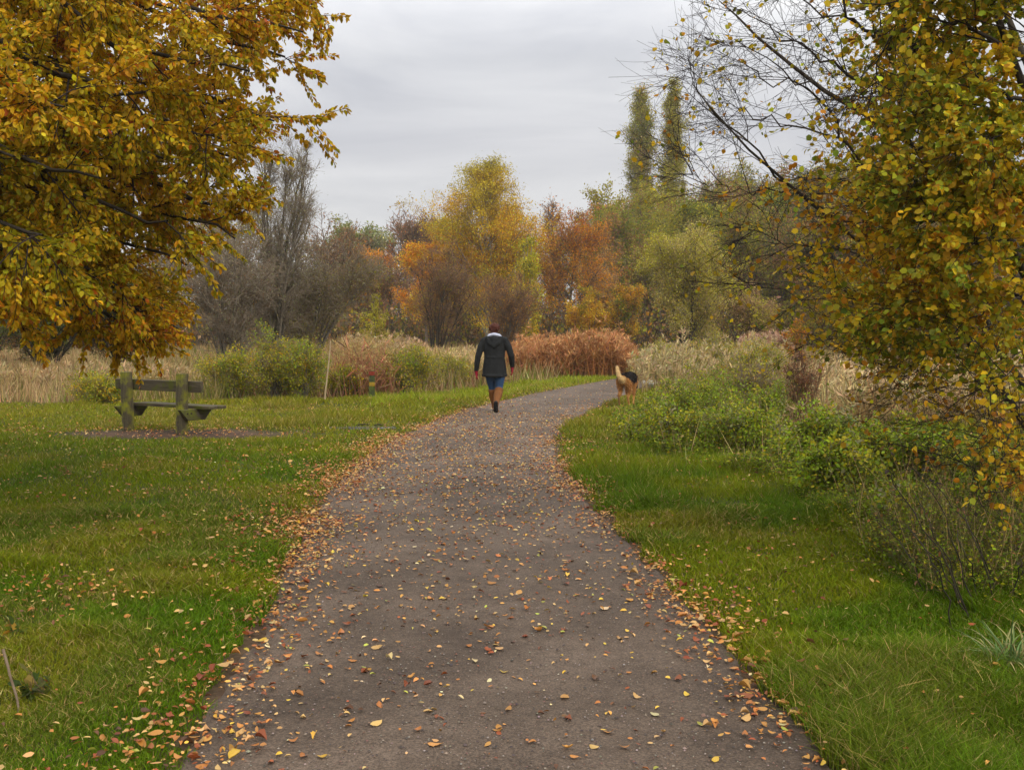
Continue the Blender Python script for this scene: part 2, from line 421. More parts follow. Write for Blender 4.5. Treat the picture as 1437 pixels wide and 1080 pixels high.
# ------------------------------------------------------------------ sky and sun
SUN_EL, SUN_AZ = math.radians(36), math.radians(150)     # azimuth from +Y (ahead) towards +X
w = bpy.data.worlds.new('World'); sc.world = w; w.use_nodes = True; nt = w.node_tree; nt.nodes.clear()
out = nt.nodes.new('ShaderNodeOutputWorld'); bg = nt.nodes.new('ShaderNodeBackground'); bg.inputs[1].default_value = 0.1
sky = nt.nodes.new('ShaderNodeTexSky'); sky.sky_type = 'NISHITA'; sky.sun_disc = False
sky.sun_elevation = SUN_EL; sky.sun_rotation = SUN_AZ
tc = nt.nodes.new('ShaderNodeTexCoord'); mp = nt.nodes.new('ShaderNodeMapping'); mp.inputs['Scale'].default_value = (1.0, 1.0, 4.2)
nt.links.new(tc.outputs['Generated'], mp.inputs['Vector'])
n1 = noise_node(nt, 2.6, 6, 0.55, mp.outputs[0], 0.6)
sx = nt.nodes.new('ShaderNodeSeparateXYZ'); nt.links.new(tc.outputs['Generated'], sx.inputs[0])
base = ramp(nt, sx.outputs[2], [(0.0, (5.6, 5.6, 5.6)), (0.07, (5.1, 5.1, 5.2)), (0.17, (4.7, 4.72, 5.0)), (0.24, (5.6, 5.65, 5.85)), (0.31, (8.8, 8.8, 8.9)), (0.5, (11.5, 11.5, 11.5)), (1.0, (15.5, 15.5, 15.4))])
cl = mix(nt, base, ramp(nt, n1, [(0.33, (0.77, 0.78, 0.82)), (0.66, (1.20, 1.19, 1.165))]), 1.0, 'MULTIPLY')
c = mix(nt, sky.outputs[0], cl, 0.93)
nt.links.new(c, bg.inputs[0]); nt.links.new(bg.outputs[0], out.inputs[0])
sl = bpy.data.lights.new('sun', 'SUN'); so = bpy.data.objects.new('sun', sl); C.objects.link(so)
sl.energy = 1.5; sl.angle = math.radians(28); sl.color = (1.0, 0.93, 0.80)
dirv = np.array([math.sin(SUN_AZ) * math.cos(SUN_EL), math.cos(SUN_AZ) * math.cos(SUN_EL), math.sin(SUN_EL)])
from mathutils import Vector, Matrix, Euler
so.rotation_euler = Vector(dirv).to_track_quat('Z', 'Y').to_euler()
so.location = (0, 0, 60)
vs = sc.view_settings
vs.view_transform = 'Standard'; vs.look = 'None'; vs.exposure = 0.42; vs.gamma = 1.0
sc.cycles.max_bounces = 6; sc.cycles.diffuse_bounces = 3; sc.cycles.glossy_bounces = 2; sc.cycles.transmission_bounces = 3
sc.cycles.caustics_reflective = False; sc.cycles.caustics_refractive = False
sc.cycles.use_denoising = True
try: sc.cycles.denoiser = 'OPENIMAGEDENOISE'; sc.cycles.denoising_prefilter = 'ACCURATE'
except Exception: pass

# ------------------------------------------------------------------ background trees and shrubs
T = make_tree
# far back row
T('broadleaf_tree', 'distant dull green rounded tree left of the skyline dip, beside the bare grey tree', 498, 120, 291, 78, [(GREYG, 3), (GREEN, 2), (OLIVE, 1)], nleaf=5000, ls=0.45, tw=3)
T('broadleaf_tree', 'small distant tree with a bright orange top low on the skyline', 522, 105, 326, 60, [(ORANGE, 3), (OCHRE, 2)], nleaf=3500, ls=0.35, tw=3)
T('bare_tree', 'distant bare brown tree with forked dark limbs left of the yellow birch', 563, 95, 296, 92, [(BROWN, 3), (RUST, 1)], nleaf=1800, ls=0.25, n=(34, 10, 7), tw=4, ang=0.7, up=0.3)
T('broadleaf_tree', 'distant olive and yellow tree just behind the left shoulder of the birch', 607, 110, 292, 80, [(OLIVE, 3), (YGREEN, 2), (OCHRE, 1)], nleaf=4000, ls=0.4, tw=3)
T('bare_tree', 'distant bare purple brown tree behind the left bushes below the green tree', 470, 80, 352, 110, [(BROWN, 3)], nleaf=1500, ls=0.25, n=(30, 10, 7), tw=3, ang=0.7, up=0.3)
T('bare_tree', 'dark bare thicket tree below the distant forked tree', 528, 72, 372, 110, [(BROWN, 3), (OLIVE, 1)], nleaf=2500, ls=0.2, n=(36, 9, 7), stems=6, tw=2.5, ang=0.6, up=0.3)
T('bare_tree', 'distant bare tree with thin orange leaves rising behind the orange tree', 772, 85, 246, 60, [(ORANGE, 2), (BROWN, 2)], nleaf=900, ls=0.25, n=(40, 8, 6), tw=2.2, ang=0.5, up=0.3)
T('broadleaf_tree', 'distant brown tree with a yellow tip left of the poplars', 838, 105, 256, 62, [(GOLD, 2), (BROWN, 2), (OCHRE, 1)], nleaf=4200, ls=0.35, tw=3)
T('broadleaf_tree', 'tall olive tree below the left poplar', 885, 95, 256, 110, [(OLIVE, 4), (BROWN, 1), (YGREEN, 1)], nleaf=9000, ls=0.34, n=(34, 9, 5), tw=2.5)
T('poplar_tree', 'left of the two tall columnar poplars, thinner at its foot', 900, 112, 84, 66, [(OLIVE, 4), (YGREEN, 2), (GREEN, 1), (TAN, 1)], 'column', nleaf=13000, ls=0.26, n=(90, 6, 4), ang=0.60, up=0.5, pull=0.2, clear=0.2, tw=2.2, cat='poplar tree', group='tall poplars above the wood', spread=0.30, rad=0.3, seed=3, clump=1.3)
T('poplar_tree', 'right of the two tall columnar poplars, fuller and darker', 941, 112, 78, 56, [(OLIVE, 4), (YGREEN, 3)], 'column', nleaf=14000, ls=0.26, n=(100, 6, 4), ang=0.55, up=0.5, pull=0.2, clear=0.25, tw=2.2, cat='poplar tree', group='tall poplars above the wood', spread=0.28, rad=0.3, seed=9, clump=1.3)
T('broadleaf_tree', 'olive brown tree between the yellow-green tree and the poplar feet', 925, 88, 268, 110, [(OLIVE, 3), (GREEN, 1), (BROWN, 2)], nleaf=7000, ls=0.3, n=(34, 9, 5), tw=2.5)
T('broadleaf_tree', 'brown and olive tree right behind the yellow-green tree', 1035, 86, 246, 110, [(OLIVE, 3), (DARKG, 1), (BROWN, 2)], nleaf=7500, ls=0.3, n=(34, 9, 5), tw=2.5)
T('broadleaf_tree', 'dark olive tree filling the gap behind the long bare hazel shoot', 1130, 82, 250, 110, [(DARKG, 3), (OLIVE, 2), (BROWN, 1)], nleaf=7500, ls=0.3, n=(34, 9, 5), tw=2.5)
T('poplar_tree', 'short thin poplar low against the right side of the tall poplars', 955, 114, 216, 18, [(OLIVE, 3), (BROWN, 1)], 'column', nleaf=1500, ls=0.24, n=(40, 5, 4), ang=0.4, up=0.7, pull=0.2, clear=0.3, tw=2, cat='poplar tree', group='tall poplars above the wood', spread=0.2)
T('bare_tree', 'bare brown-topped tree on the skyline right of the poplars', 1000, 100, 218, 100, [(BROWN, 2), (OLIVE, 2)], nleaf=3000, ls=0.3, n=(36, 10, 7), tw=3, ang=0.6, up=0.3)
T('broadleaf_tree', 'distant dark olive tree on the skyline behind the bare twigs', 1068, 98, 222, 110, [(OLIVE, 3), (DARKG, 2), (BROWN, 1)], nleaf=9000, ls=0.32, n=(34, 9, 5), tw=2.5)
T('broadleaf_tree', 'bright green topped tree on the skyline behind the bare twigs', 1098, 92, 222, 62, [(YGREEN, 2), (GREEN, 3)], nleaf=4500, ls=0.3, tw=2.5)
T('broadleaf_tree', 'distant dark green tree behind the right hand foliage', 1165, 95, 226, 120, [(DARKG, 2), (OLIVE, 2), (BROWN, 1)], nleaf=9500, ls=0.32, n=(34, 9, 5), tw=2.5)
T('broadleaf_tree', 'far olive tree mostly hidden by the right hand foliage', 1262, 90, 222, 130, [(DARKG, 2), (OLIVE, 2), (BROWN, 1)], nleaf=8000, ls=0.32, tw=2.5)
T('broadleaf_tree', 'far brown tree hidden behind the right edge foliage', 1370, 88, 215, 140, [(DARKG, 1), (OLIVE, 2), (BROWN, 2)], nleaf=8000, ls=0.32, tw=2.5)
T('broadleaf_tree', 'far brown tree at the left edge behind the beech leaves', 60, 80, 210, 170, [(BROWN, 3), (OLIVE, 2)], nleaf=6000, ls=0.3, n=(34, 10, 6), tw=2.5)
T('bare_tree', 'far bare tree behind the middle of the beech leaves', 190, 85, 200, 160, [(BROWN, 3), (OLIVE, 1)], nleaf=3000, ls=0.3, n=(36, 10, 7), tw=3)
T('bare_tree', 'far bare grey tree behind the drooping tips of the beech', 300, 75, 240, 130, [(BROWN, 2), (OLIVE, 2)], nleaf=3000, ls=0.25, n=(36, 10, 7), tw=2.5)
# middle distance
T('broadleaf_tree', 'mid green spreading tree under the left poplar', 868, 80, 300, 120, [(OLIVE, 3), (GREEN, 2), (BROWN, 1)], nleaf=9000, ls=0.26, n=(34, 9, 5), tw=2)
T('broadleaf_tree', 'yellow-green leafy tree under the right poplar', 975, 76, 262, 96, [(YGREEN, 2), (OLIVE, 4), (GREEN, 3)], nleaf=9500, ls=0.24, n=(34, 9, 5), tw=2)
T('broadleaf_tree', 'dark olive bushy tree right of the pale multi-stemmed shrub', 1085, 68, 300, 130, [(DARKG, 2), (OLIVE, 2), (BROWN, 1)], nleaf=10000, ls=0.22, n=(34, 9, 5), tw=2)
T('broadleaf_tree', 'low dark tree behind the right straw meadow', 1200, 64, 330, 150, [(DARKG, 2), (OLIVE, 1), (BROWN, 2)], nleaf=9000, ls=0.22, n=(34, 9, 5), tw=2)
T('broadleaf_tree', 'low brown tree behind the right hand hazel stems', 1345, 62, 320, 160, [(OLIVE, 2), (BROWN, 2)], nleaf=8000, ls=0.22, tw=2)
T('birch_tree', 'tall pointed yellow birch with hanging sprays in the middle of the view', 672, 60, 213, 190, [(GOLD, 5), (YGREEN, 2), (OCHRE, 3)], 'birch', nleaf=22000, ls=0.15, n=(70, 9, 6), ang=0.85, up=0.45, pull=-0.02, clear=0.06, bark='bark_pale', twig='twig_brown', cat='birch tree', spread=0.16, rad=0.12, top_pal=((0.50, 0.42, 0.02), 0.55, 1.0), seed=2, base=685, pw=0.8)
T('birch_tree', 'second lower birch crown joined to the right side of the tall yellow birch', 725, 62, 268, 90, [(GOLD, 2), (OCHRE, 3), (YGREEN, 2)], 'birch', nleaf=7000, ls=0.15, n=(36, 8, 5), ang=0.8, up=0.3, pull=-0.03, bark='bark_pale', cat='birch tree', spread=0.16)
T('oak_tree', 'small vivid orange tree at the left foot of the tall birch', 598, 62, 318, 62, [(ORANGE, 4), (GOLD, 2), (OCHRE, 1)], nleaf=5500, ls=0.17, n=(26, 8, 5), clear=0.3, cat='oak tree')
T('young_tree', 'slim young tree with pale stems and a light green top right of the birch', 744, 54, 258, 52, [(YGREEN, 3), (GREEN, 1), (GOLD, 1)], 'column', nleaf=1900, ls=0.17, n=(26, 6, 4), stems=3, ang=0.6, up=0.4, bark='bark_pale', tw=1.0, seed=4, rad=0.09)
T('maple_tree', 'rounded rust orange tree right of the slim green topped tree', 800, 60, 294, 92, [(ORANGE, 2), (RUST, 1), (OCHRE, 3), (BROWN, 3)], nleaf=5200, ls=0.16, n=(36, 9, 6), clear=0.2, cat='maple tree')
T('bare_shrub', 'dark bare spreading bush at the foot of the birch left of the walker', 625, 46, 350, 140, [(BROWN, 3), (OLIVE, 1)], nleaf=2600, ls=0.09, n=(60, 10, 8), stems=9, ang=0.55, up=0.25, twig='twig_brown', bark='bark_dark', cat='shrub', base=612, rad=0.06)
T('bare_shrub', 'bare brown bush behind the head of the walker', 700, 50, 385, 120, [(BROWN, 3), (OCHRE, 1)], nleaf=3000, ls=0.1, n=(60, 10, 7), stems=8, ang=0.55, up=0.25, cat='shrub', rad=0.05)
T('young_conifer', 'small yellow-green young tree alone in the pale grass left of the dark bush', 526, 48, 408, 42, [(YGREEN, 3), (OLIVE, 2)], 'cone', nleaf=2600, ls=0.09, n=(30, 7, 4), ang=1.1, up=0.2, clear=0.08, cat='young tree')
T('leafy_shrub', 'golden yellow bush behind the brown reeds left part', 825, 52, 392, 62, [(GOLD, 3), (OCHRE, 2), (OLIVE, 1)], nleaf=4200, ls=0.12, n=(40, 8, 5), stems=6, ang=0.6, cat='shrub')
T('leafy_shrub', 'green and yellow bush behind the right end of the brown reeds', 872, 54, 372, 70, [(GOLD, 2), (OCHRE, 2), (GREEN, 2), (BROWN, 1)], nleaf=4600, ls=0.12, n=(40, 8, 5), stems=6, ang=0.6, cat='shrub')
T('leafy_shrub', 'tan brown bush right of the orange tree', 850, 66, 345, 100, [(BROWN, 3), (TAN, 2), (OCHRE, 2)], nleaf=6000, ls=0.14, n=(40, 8, 6), stems=6, ang=0.6, cat='shrub')
T('willow_shrub', 'large pale green multi-stemmed willow shrub with dark base stems right of the reeds', 968, 47, 306, 150, [(YGREEN, 3), (OLIVE, 1), ((0.42, 0.34, 0.10), 4)], nleaf=17000, ls=0.11, n=(90, 9, 7), stems=13, ang=0.5, up=0.2, twig='twig_grey', bark='bark_dark', cat='willow shrub', rad=0.085, seed=6, base=966)
T('leafy_shrub', 'low pale tan bush at the right foot of the willow shrub', 1045, 50, 395, 90, [(TAN, 3), (OLIVE, 2), (YGREEN, 1)], nleaf=4500, ls=0.12, n=(50, 8, 6), stems=8, ang=0.55, cat='shrub')
T('leafy_shrub', 'small orange leaved bush by the dark hollow right of the willow shrub', 1116, 40, 434, 44, [(ORANGE, 3), (OCHRE, 2), (OLIVE, 1)], nleaf=1500, ls=0.09, n=(30, 7, 4), stems=5, ang=0.6, cat='shrub')
T('leafy_shrub', 'pale yellow-green bush in front of the dark trees behind the hazel', 1205, 34, 372, 150, [(YGREEN, 3), (OLIVE, 2), (OCHRE, 1)], nleaf=8000, ls=0.075, n=(60, 8, 6), stems=8, ang=0.6, cat='shrub')
T('leafy_shrub', 'olive bush at the right edge of the straw meadow', 1350, 32, 380, 170, [(OLIVE, 3), (OCHRE, 2), (BROWN, 1)], nleaf=8000, ls=0.075, n=(60, 8, 6), stems=8, ang=0.6, cat='shrub')
# left
T('bare_willow', 'tall bare grey tree with fine upright twigs and grey-green tips behind the bench', 400, 34, 150, 165, [(GREYG, 4), (OLIVE, 1)], 'round', nleaf=3600, ls=0.065, n=(110, 11, 9), stems=10, ang=0.42, up=0.35, pull=0.1, twig='twig_grey', bark='bark_grey', cat='willow tree', rad=0.10, seed=8, tw=0.9, base=385)
T('bare_shrub', 'broad bare brown bush spreading right of the tall grey tree', 462, 36, 352, 170, [(BROWN, 1), (OLIVE, 3), (GREYG, 1)], nleaf=5000, ls=0.07, n=(80, 11, 8), stems=11, ang=0.5, up=0.22, twig='twig_grey', cat='shrub', rad=0.07, seed=5, base=430)
T('bare_shrub', 'grey-brown bare thicket behind the backrest of the bench', 320, 32, 330, 190, [(BROWN, 2), (GREYG, 2)], nleaf=2500, ls=0.07, n=(80, 11, 8), stems=11, ang=0.5, up=0.22, twig='twig_grey', cat='shrub', rad=0.06, seed=15)
T('evergreen_shrub', 'dark green evergreen thicket at the left edge behind the straw grass', 60, 31, 372, 190, [(DARKG, 5), (GREEN, 2), (BROWN, 1)], nleaf=15000, ls=0.075, n=(80, 8, 6), stems=10, ang=0.6, bark='bark_dark', twig='twig_dark', cat='evergreen shrub', seed=3)
T('evergreen_shrub', 'dark green evergreen thicket between the left edge and the bench', 165, 33, 385, 160, [(DARKG, 4), (GREEN, 2), (BROWN, 2)], nleaf=12000, ls=0.075, n=(80, 8, 6), stems=10, ang=0.6, bark='bark_dark', twig='twig_dark', cat='evergreen shrub', seed=4)
T('bare_shrub', 'dark bare bush at the far left edge behind the evergreen thicket', -20, 38, 330, 200, [(BROWN, 2), (DARKG, 2)], nleaf=6000, ls=0.09, n=(80, 9, 7), stems=9, ang=0.5, twig='twig_dark', bark='bark_dark', cat='shrub', seed=21)
# leafy bushes close behind the lawn
LB = [('olive_shrub', 'bright yellow-green bramble bush just right of the bench seat', 322, 24.5, 498, 80, 31), ('olive_shrub', 'tall yellow-green bush between the bench and the dead stalk', 385, 24.0, 484, 110, 32),
      ('olive_shrub', 'yellow-green bush touching the left side of the pale dead stalk', 428, 23.6, 490, 80, 33), ('olive_shrub', 'low fresh green nettle clump left of the bench posts', 132, 23.0, 548, 85, 34),
      ('olive_shrub', 'olive green bush right of the marker post', 570, 25.5, 506, 90, 35), ('olive_shrub', 'low olive bush at the edge of the verge left of the walker', 622, 28.0, 512, 80, 36), ('olive_shrub', 'small olive bush between the dead stalk and the marker post', 492, 24.6, 528, 60, 37),
      ('olive_shrub', 'thin olive bush beyond the dog at the right of the path', 930, 33, 503, 80, 38), ('olive_shrub', 'wide olive bush in front of the willow shrub', 1000, 30, 500, 110, 39), ('olive_shrub', 'yellowish olive bush left behind the brown willowherb', 1062, 27, 503, 90, 40)]
for nm, lb, px, D, yt, wp, sd in LB:
    T(nm, lb, px, D, yt, wp, [(YGREEN, 3), (FRESH, 2), (OLIVE, 2), (GOLD, 1)], nleaf=3600, ls=0.055, n=(60, 7, 5), stems=12, ang=0.6, cat='bush', bark='bark_grey', twig='twig_grey', seed=sd, tw=0.5, clear=0.05, group='leafy bushes behind the lawn', rad=0.015, spread=0.05)

# ------------------------------------------------------------------ brush that fills the foot of the far wood (one mass)
def brush():
    rng = np.random.default_rng(77); N = 3000
    D = rng.uniform(62, 128, N); X = rng.uniform(-0.72, 0.72, N) * D
    ps = (X / D * F + W0 / 2)
    h = rng.uniform(1.8, 4.2, N) * (0.7 + 0.6 * vnoise(X, D, 9, 4)) * np.where((ps > 420) & (ps < 620), 0.75, 1.0)
    k = 4; b = np.stack([X, D, 0 * X], -1).repeat(k, 0) + rng.normal(0, 0.5, (N * k, 3)) * np.array([1, 1, 0])
    d = norm(rng.normal(0, 0.35, (N * k, 3)) + np.array([0, 0, 1]))
    S = walk(b, d, h.repeat(k) * rng.uniform(0.7, 1.1, N * k), rng, 4, 0.12, 0.05)
    R = np.full((N * k, 1), 0.03) * np.linspace(1, 0.4, 4)[None]
    T2, R2, pid = grow(S, R, 5, 0.2, 1, lambda t, pl: pl * 0.32, 0.6, rng, 3, 0.15, 0.05, 0.2, 0.6, 0.014)
    v, q = join_tubes([(S, R, 3), (T2, R2, 3)])
    n = 170000
    tid = rng.integers(0, len(T2), n); pos, tan, _ = interp_poly(T2, np.ones(T2.shape[:2]), tid, rng.uniform(0, 1, n))
    pos += rng.normal(0, 0.22, (n, 3))
    pal = np.array([BROWN, OLIVE, TAN, OCHRE, DARKG, YGREEN]); cn = fbm(pos[:, 0], pos[:, 1], 7.0, 8) + rng.normal(0, 0.12, n)
    pick = np.clip(((cn - 0.22) / 0.56 * 6).astype(int), 0, 5)
    order = np.array([0, 4, 1, 0, 3, 1]); pick = order[pick]
    pick = np.where(rng.uniform(0, 1, n) < 0.3, rng.integers(0, 3, n), pick)
    v2, f2, c2 = scatter(LEAF4, pos, rng.normal(0, 1, (n, 3)), rng.normal(0, 1, (n, 3)), rng.uniform(0.16, 0.36, n), jitter_col(pal[pick], rng), rng)
    V = np.concatenate([v, v2]); c = np.concatenate([np.tile(np.array((0.10, 0.07, 0.045)), (len(v), 1)), c2])
    o = link('undergrowth', npmesh('undergrowth', V, f2 + len(v), q, c), M['leaf'])
    tag(o, 'tangled brown and olive brush filling the foot of the far wood', 'undergrowth', None, 'stuff')
brush()

# ------------------------------------------------------------------ grass
def blades(P, H, Wd, col, rng, seg=2, lean=0.35, bend=0.5):
    n = len(P); a = rng.uniform(0, 2 * PI, n); dirv = np.stack([np.cos(a), np.sin(a), 0 * a], -1)
    b = rng.uniform(0, 2 * PI, n); side = np.stack([np.cos(b), np.sin(b), 0 * b], -1)
    l = np.abs(rng.normal(0, lean, n))[:, None]; bd = (rng.uniform(0.2, 1.0, n) * bend)[:, None]
    up = np.array([0, 0, 1.0]); H = H[:, None]; Wd = Wd[:, None]
    mid = P + (dirv * l * 0.45 + up * 0.55) * H
    tip = P + (dirv * (l + bd) + up * (1.0 - 0.35 * bd)) * H
    if seg == 1:
        V = np.stack([P - side * Wd * 0.5, P + side * Wd * 0.5, tip], 1)
        T_ = np.arange(n)[:, None] * 3 + np.array([[0, 1, 2]])
        return V.reshape(-1, 3), T_, None, np.repeat(col, 3, 0)
    V = np.stack([P - side * Wd * 0.45, P + side * Wd * 0.45, mid + side * Wd * 0.4, mid - side * Wd * 0.4, tip], 1)
    i = np.arange(n)[:, None] * 5
    return V.reshape(-1, 3), i + np.array([[3, 2, 4]]), i + np.array([[0, 1, 2, 3]]), np.repeat(col, 5, 0)

def sample_ground(n, D0, D1, rng, xw=0.6):
    D = D0 * (D1 / D0) ** rng.uniform(0, 1, n); X = rng.uniform(-1, 1, n) * (xw * D + 0.4)
    return X, D

def lawn(n, D0, D1, seg, seed):
    rng = np.random.default_rng(seed); X, D = sample_ground(n, D0, D1, rng)
    d = path_out(X, D); z = zone(X, D)
    edge_n = (vnoise(X, D, 0.25, 61) - 0.3) * 0.22
    keep = (d > edge_n) & ((z == 0) | (z == 1) | (z == 4))
    bs = bench_soil(X, D); keep &= (bs > 0.7 + 0.6 * rng.uniform(0, 1, n))
    tuft = fbm(X, D, 0.35, 41)
    keep &= rng.uniform(0, 1, n) < (0.35 + 0.9 * tuft) * sstep(-0.02, 0.35, d + 0.1)
    X, D, d, z, tuft = X[keep], D[keep], d[keep], z[keep], tuft[keep]; n = len(X)
    lush = fbm(X, D, 1.4, 51)
    H = (0.022 + 0.045 * tuft + 0.10 * sstep(0.48, 0.85, lush)) * (0.65 + 0.7 * rng.uniform(0, 1, n))
    H = H * (1 + 0.5 * sstep(0.6, 0.2, d) * 0) * np.where(z == 1, np.interp(D, [8, 18], [2.2, 1.0]), 1) * np.where(z == 4, 1.7, 1)
    H *= np.clip(D / 10, 0.9, 1.25)
    Wd = np.clip(0.0011 * D, 0.0042, 0.03) * rng.uniform(0.7, 1.3, n)
    g1 = np.array((0.120, 0.185, 0.003)); g2 = np.array((0.205, 0.210, 0.005)); g3 = np.array((0.052, 0.140, 0.003)); st = np.array((0.40, 0.29, 0.10))
    k = fbm(X, D, 2.6, 71)[:, None]; k2 = sstep(0.35, 0.65, vnoise(X, D, 0.7, 73))[:, None]
    col = g1 * (1 - k) + g2 * k; col = col * (1 - 0.65 * k2) + g3 * 0.65 * k2
    far = sstep(9, 20, D)[:, None]; col = col * (1 - far * 0.6) + np.array((0.25, 0.22, 0.016)) * far * 0.6
    lsd = ((z == 4))[:, None]; col = np.where(lsd, np.array((0.235, 0.265, 0.014)), col)
    br = sstep(.52, .72, fbm(X, D, 1.9, 83))[:, None]; col = col * (1 - .22 * br) + np.array((0.20, 0.125, 0.03)) * .22 * br
    s = (rng.uniform(0, 1, n) < 0.05 + .07 * br[:, 0])[:, None]; col = np.where(s, st, col)
    col = jitter_col(col, rng, 0.22, 0.08)
    P = np.stack([X, D, gz(X, D) - 0.004], -1)
    return blades(P, H, Wd, col, rng, seg, 0.45, 0.6)

def combine(parts):
    Vs, Ts, Qs, Cs, o = [], [], [], [], 0
    for v, t, q, c in parts:
        Vs.append(v); Cs.append(c)
        if t is not None: Ts.append(t + o)
        if q is not None: Qs.append(q + o)
        o += len(v)
    return np.concatenate(Vs), (np.concatenate(Ts) if Ts else None), (np.concatenate(Qs) if Qs else None), np.concatenate(Cs)

V, t_, q_, c_ = combine([lawn(620000, 3.0, 9.5, 2, 1), lawn(560000, 9.5, 40, 1, 2)])
o = link('grass', npmesh('grass', V, t_, q_, c_), M['blade']); tag(o, 'short green grass on both sides of the path', 'grass', None, 'stuff')

def meadow():
    rng = np.random.default_rng(5); n = 300000
    X, D = sample_ground(n, 12.0, 95, rng, 0.62); z = zone(X, D); d = path_out(X, D); px, py = proj(X, D, 0 * X)
    keep = ((z == 2) | (z == 3)) & (d > 0.35) & (bench_soil(X, D) > 1.3) & ((D > 21.0) | (px > 1000))
    keep &= rng.uniform(0, 1, n) < 0.35 + 0.9 * fbm(X, D, 1.2, 14)
    X, D, px, z = X[keep], D[keep], px[keep], z[keep]; n = len(X)
    hmul = np.interp(px, [-300, 0, 120, 300, 480, 700, 900, 1050, 1200, 1500], [0.8, 0.8, 0.75, 0.85, 1.1, 0.8, 0.65, 0.8, 0.8, 0.85])
    edge = sstep(0, 2.2, np.where(X < 0, D - 22, D - 13))
    H = hmul * (0.35 + 0.65 * edge) * (0.35 + 0.75 * fbm(X, D, 2.0, 15)) * rng.uniform(0.55, 1.3, n)
    Wd = np.clip(0.0008 * D, 0.010, 0.05) * rng.uniform(0.6, 1.2, n)
    straw = np.array((0.44, 0.31, 0.15)); tan = np.array((0.32, 0.20, 0.09)); red = np.array((0.20, 0.085, 0.045)); ol = np.array((0.17, 0.17, 0.03)); gr = np.array((0.16, 0.21, 0.02))
    pal = np.stack([straw, tan, red, ol, gr])
    wx = [-300, 100, 300, 450, 560, 700, 900, 1100, 1200, 1500]
    ws = np.stack([np.interp(px, wx, [5, 5, 2, 2, 2, 3, 1.5, 2, 4, 4]), np.interp(px, wx, [3, 3, 2, 2, 2, 2, 2, 2, 3, 3]),
                   np.interp(px, wx, [0.3, 0.3, 0.5, 2.0, 1.0, 1, 0.8, 0.8, 0.5, 0.5]), np.interp(px, wx, [1.5, 1.5, 3, 3, 3, 2, 4, 3, 1.5, 1.5]), np.interp(px, wx, [1, 1, 2, 1, 1, 2, 2.5, 1.5, 1.5, 1.5])], -1)
    ws = ws * (0.3 + 1.4 * np.stack([vnoise(X, D, 2.3, 90 + i) for i in range(5)], -1)) ** 2
    cw = np.cumsum(ws, 1); u = rng.uniform(0, 1, n) * cw[:, -1]; pick = (u[:, None] > cw).sum(1)
    H = np.where(pick == 4, H * 0.6, H)
    col = jitter_col(pal[pick], rng, 0.25, 0.08)
    P = np.stack([X, D, gz(X, D) - 0.01], -1)
    return blades(P, H, Wd, col, rng, 1, 0.22, 0.28)
V, t_, q_, c_ = meadow()
o = link('meadow_grass', npmesh('meadow_grass', V, t_, q_, c_), M['blade']); tag(o, 'tall straw coloured and olive meadow grass beyond the lawn', 'grass', None, 'stuff')

def reeds(name, label, px0, px1, D0, D1, ytop, n, stem, plume, seed, hvar=0.12, pl=0.22):
    rng = np.random.default_rng(seed); D = rng.uniform(D0, D1, n); px = rng.uniform(px0, px1, n)
    X = (px - W0 / 2) / F * D; Dm = (D0 + D1) / 2; h0 = at(0, ytop, Dm)[2]
    e = np.minimum(px - px0, px1 - px) / (px1 - px0) * 8
    H = h0 * (0.66 + 0.40 * vnoise(X, D, 1.5, seed)) * rng.normal(1, hvar, n) * np.clip(0.6 + 0.4 * e, 0.6, 1)
    P = np.stack([X, D, 0 * X - 0.02], -1)
    a = blades(P, H, np.full(n, 0.0006 * Dm), jitter_col(np.tile(np.array(stem), (n, 1)), rng, 0.25), rng, 1, 0.08, 0.12)
    tips = a[0].reshape(-1, 3, 3)[:, 2]
    k = 8; tp = tips.repeat(k, 0); dd = norm(rng.normal(0, 0.45, (n * k, 3)) + np.array([0.15, 0, 0.6]))
    v, f, c = scatter(PLUME4, tp - np.array([0, 0, 0.10]) + rng.normal(0, 0.03, (n * k, 3)), dd, rng.normal(0, 1, (n * k, 3)), rng.uniform(0.6, 1.2, n * k) * pl * 0.75, jitter_col(np.tile(np.array(plume), (n * k, 1)), rng, 0.25), rng)
    m_ = n * (1 if name == 'dead_stems' else 4); i = rng.integers(0, n, m_); t = rng.uniform(0.15, 0.85, m_)[:, None]
    pp = P[i] * (1 - t) + tips[i] * t
    v2, f2, c2 = scatter(BLADE4, pp, norm(rng.normal(0, 0.5, (m_, 3)) + np.array([0, 0, 0.7])), rng.normal(0, 1, (m_, 3)), rng.uniform(0.7, 1.3, m_) * 0.42, jitter_col(np.tile(np.array(stem), (m_, 1)), rng, 0.3), rng)
    V, t_, q_, c_ = combine([a, (v, f, None, c), (v2, f2, None, c2)])
    o = link(name, npmesh(name, V, t_, q_, c_), M['blade']); tag(o, label, 'reeds', None, 'stuff')
RED = (0.40, 0.175, 0.06)
reeds('reeds', 'band of rust brown plumed reeds between the walker and the willow shrub', 712, 888, 35, 41, 476, 3000, RED, (0.50, 0.26, 0.11), 1, 0.2)
reeds('reeds', 'small patch of pink brown reeds right of the willow shrub', 1038, 1108, 44, 48, 463, 1500, (0.34, 0.17, 0.09), (0.50, 0.33, 0.22), 2)
reeds('reeds', 'pale straw reeds between the grey tree and the dark bush', 470, 600, 42, 52, 480, 1200, (0.40, 0.27, 0.12), (0.52, 0.36, 0.20), 3, 0.25)
reeds('reeds', 'straw grass heads behind the left walker side', 590, 700, 29, 37, 498, 1100, (0.40, 0.29, 0.12), (0.54, 0.40, 0.20), 4, 0.22)
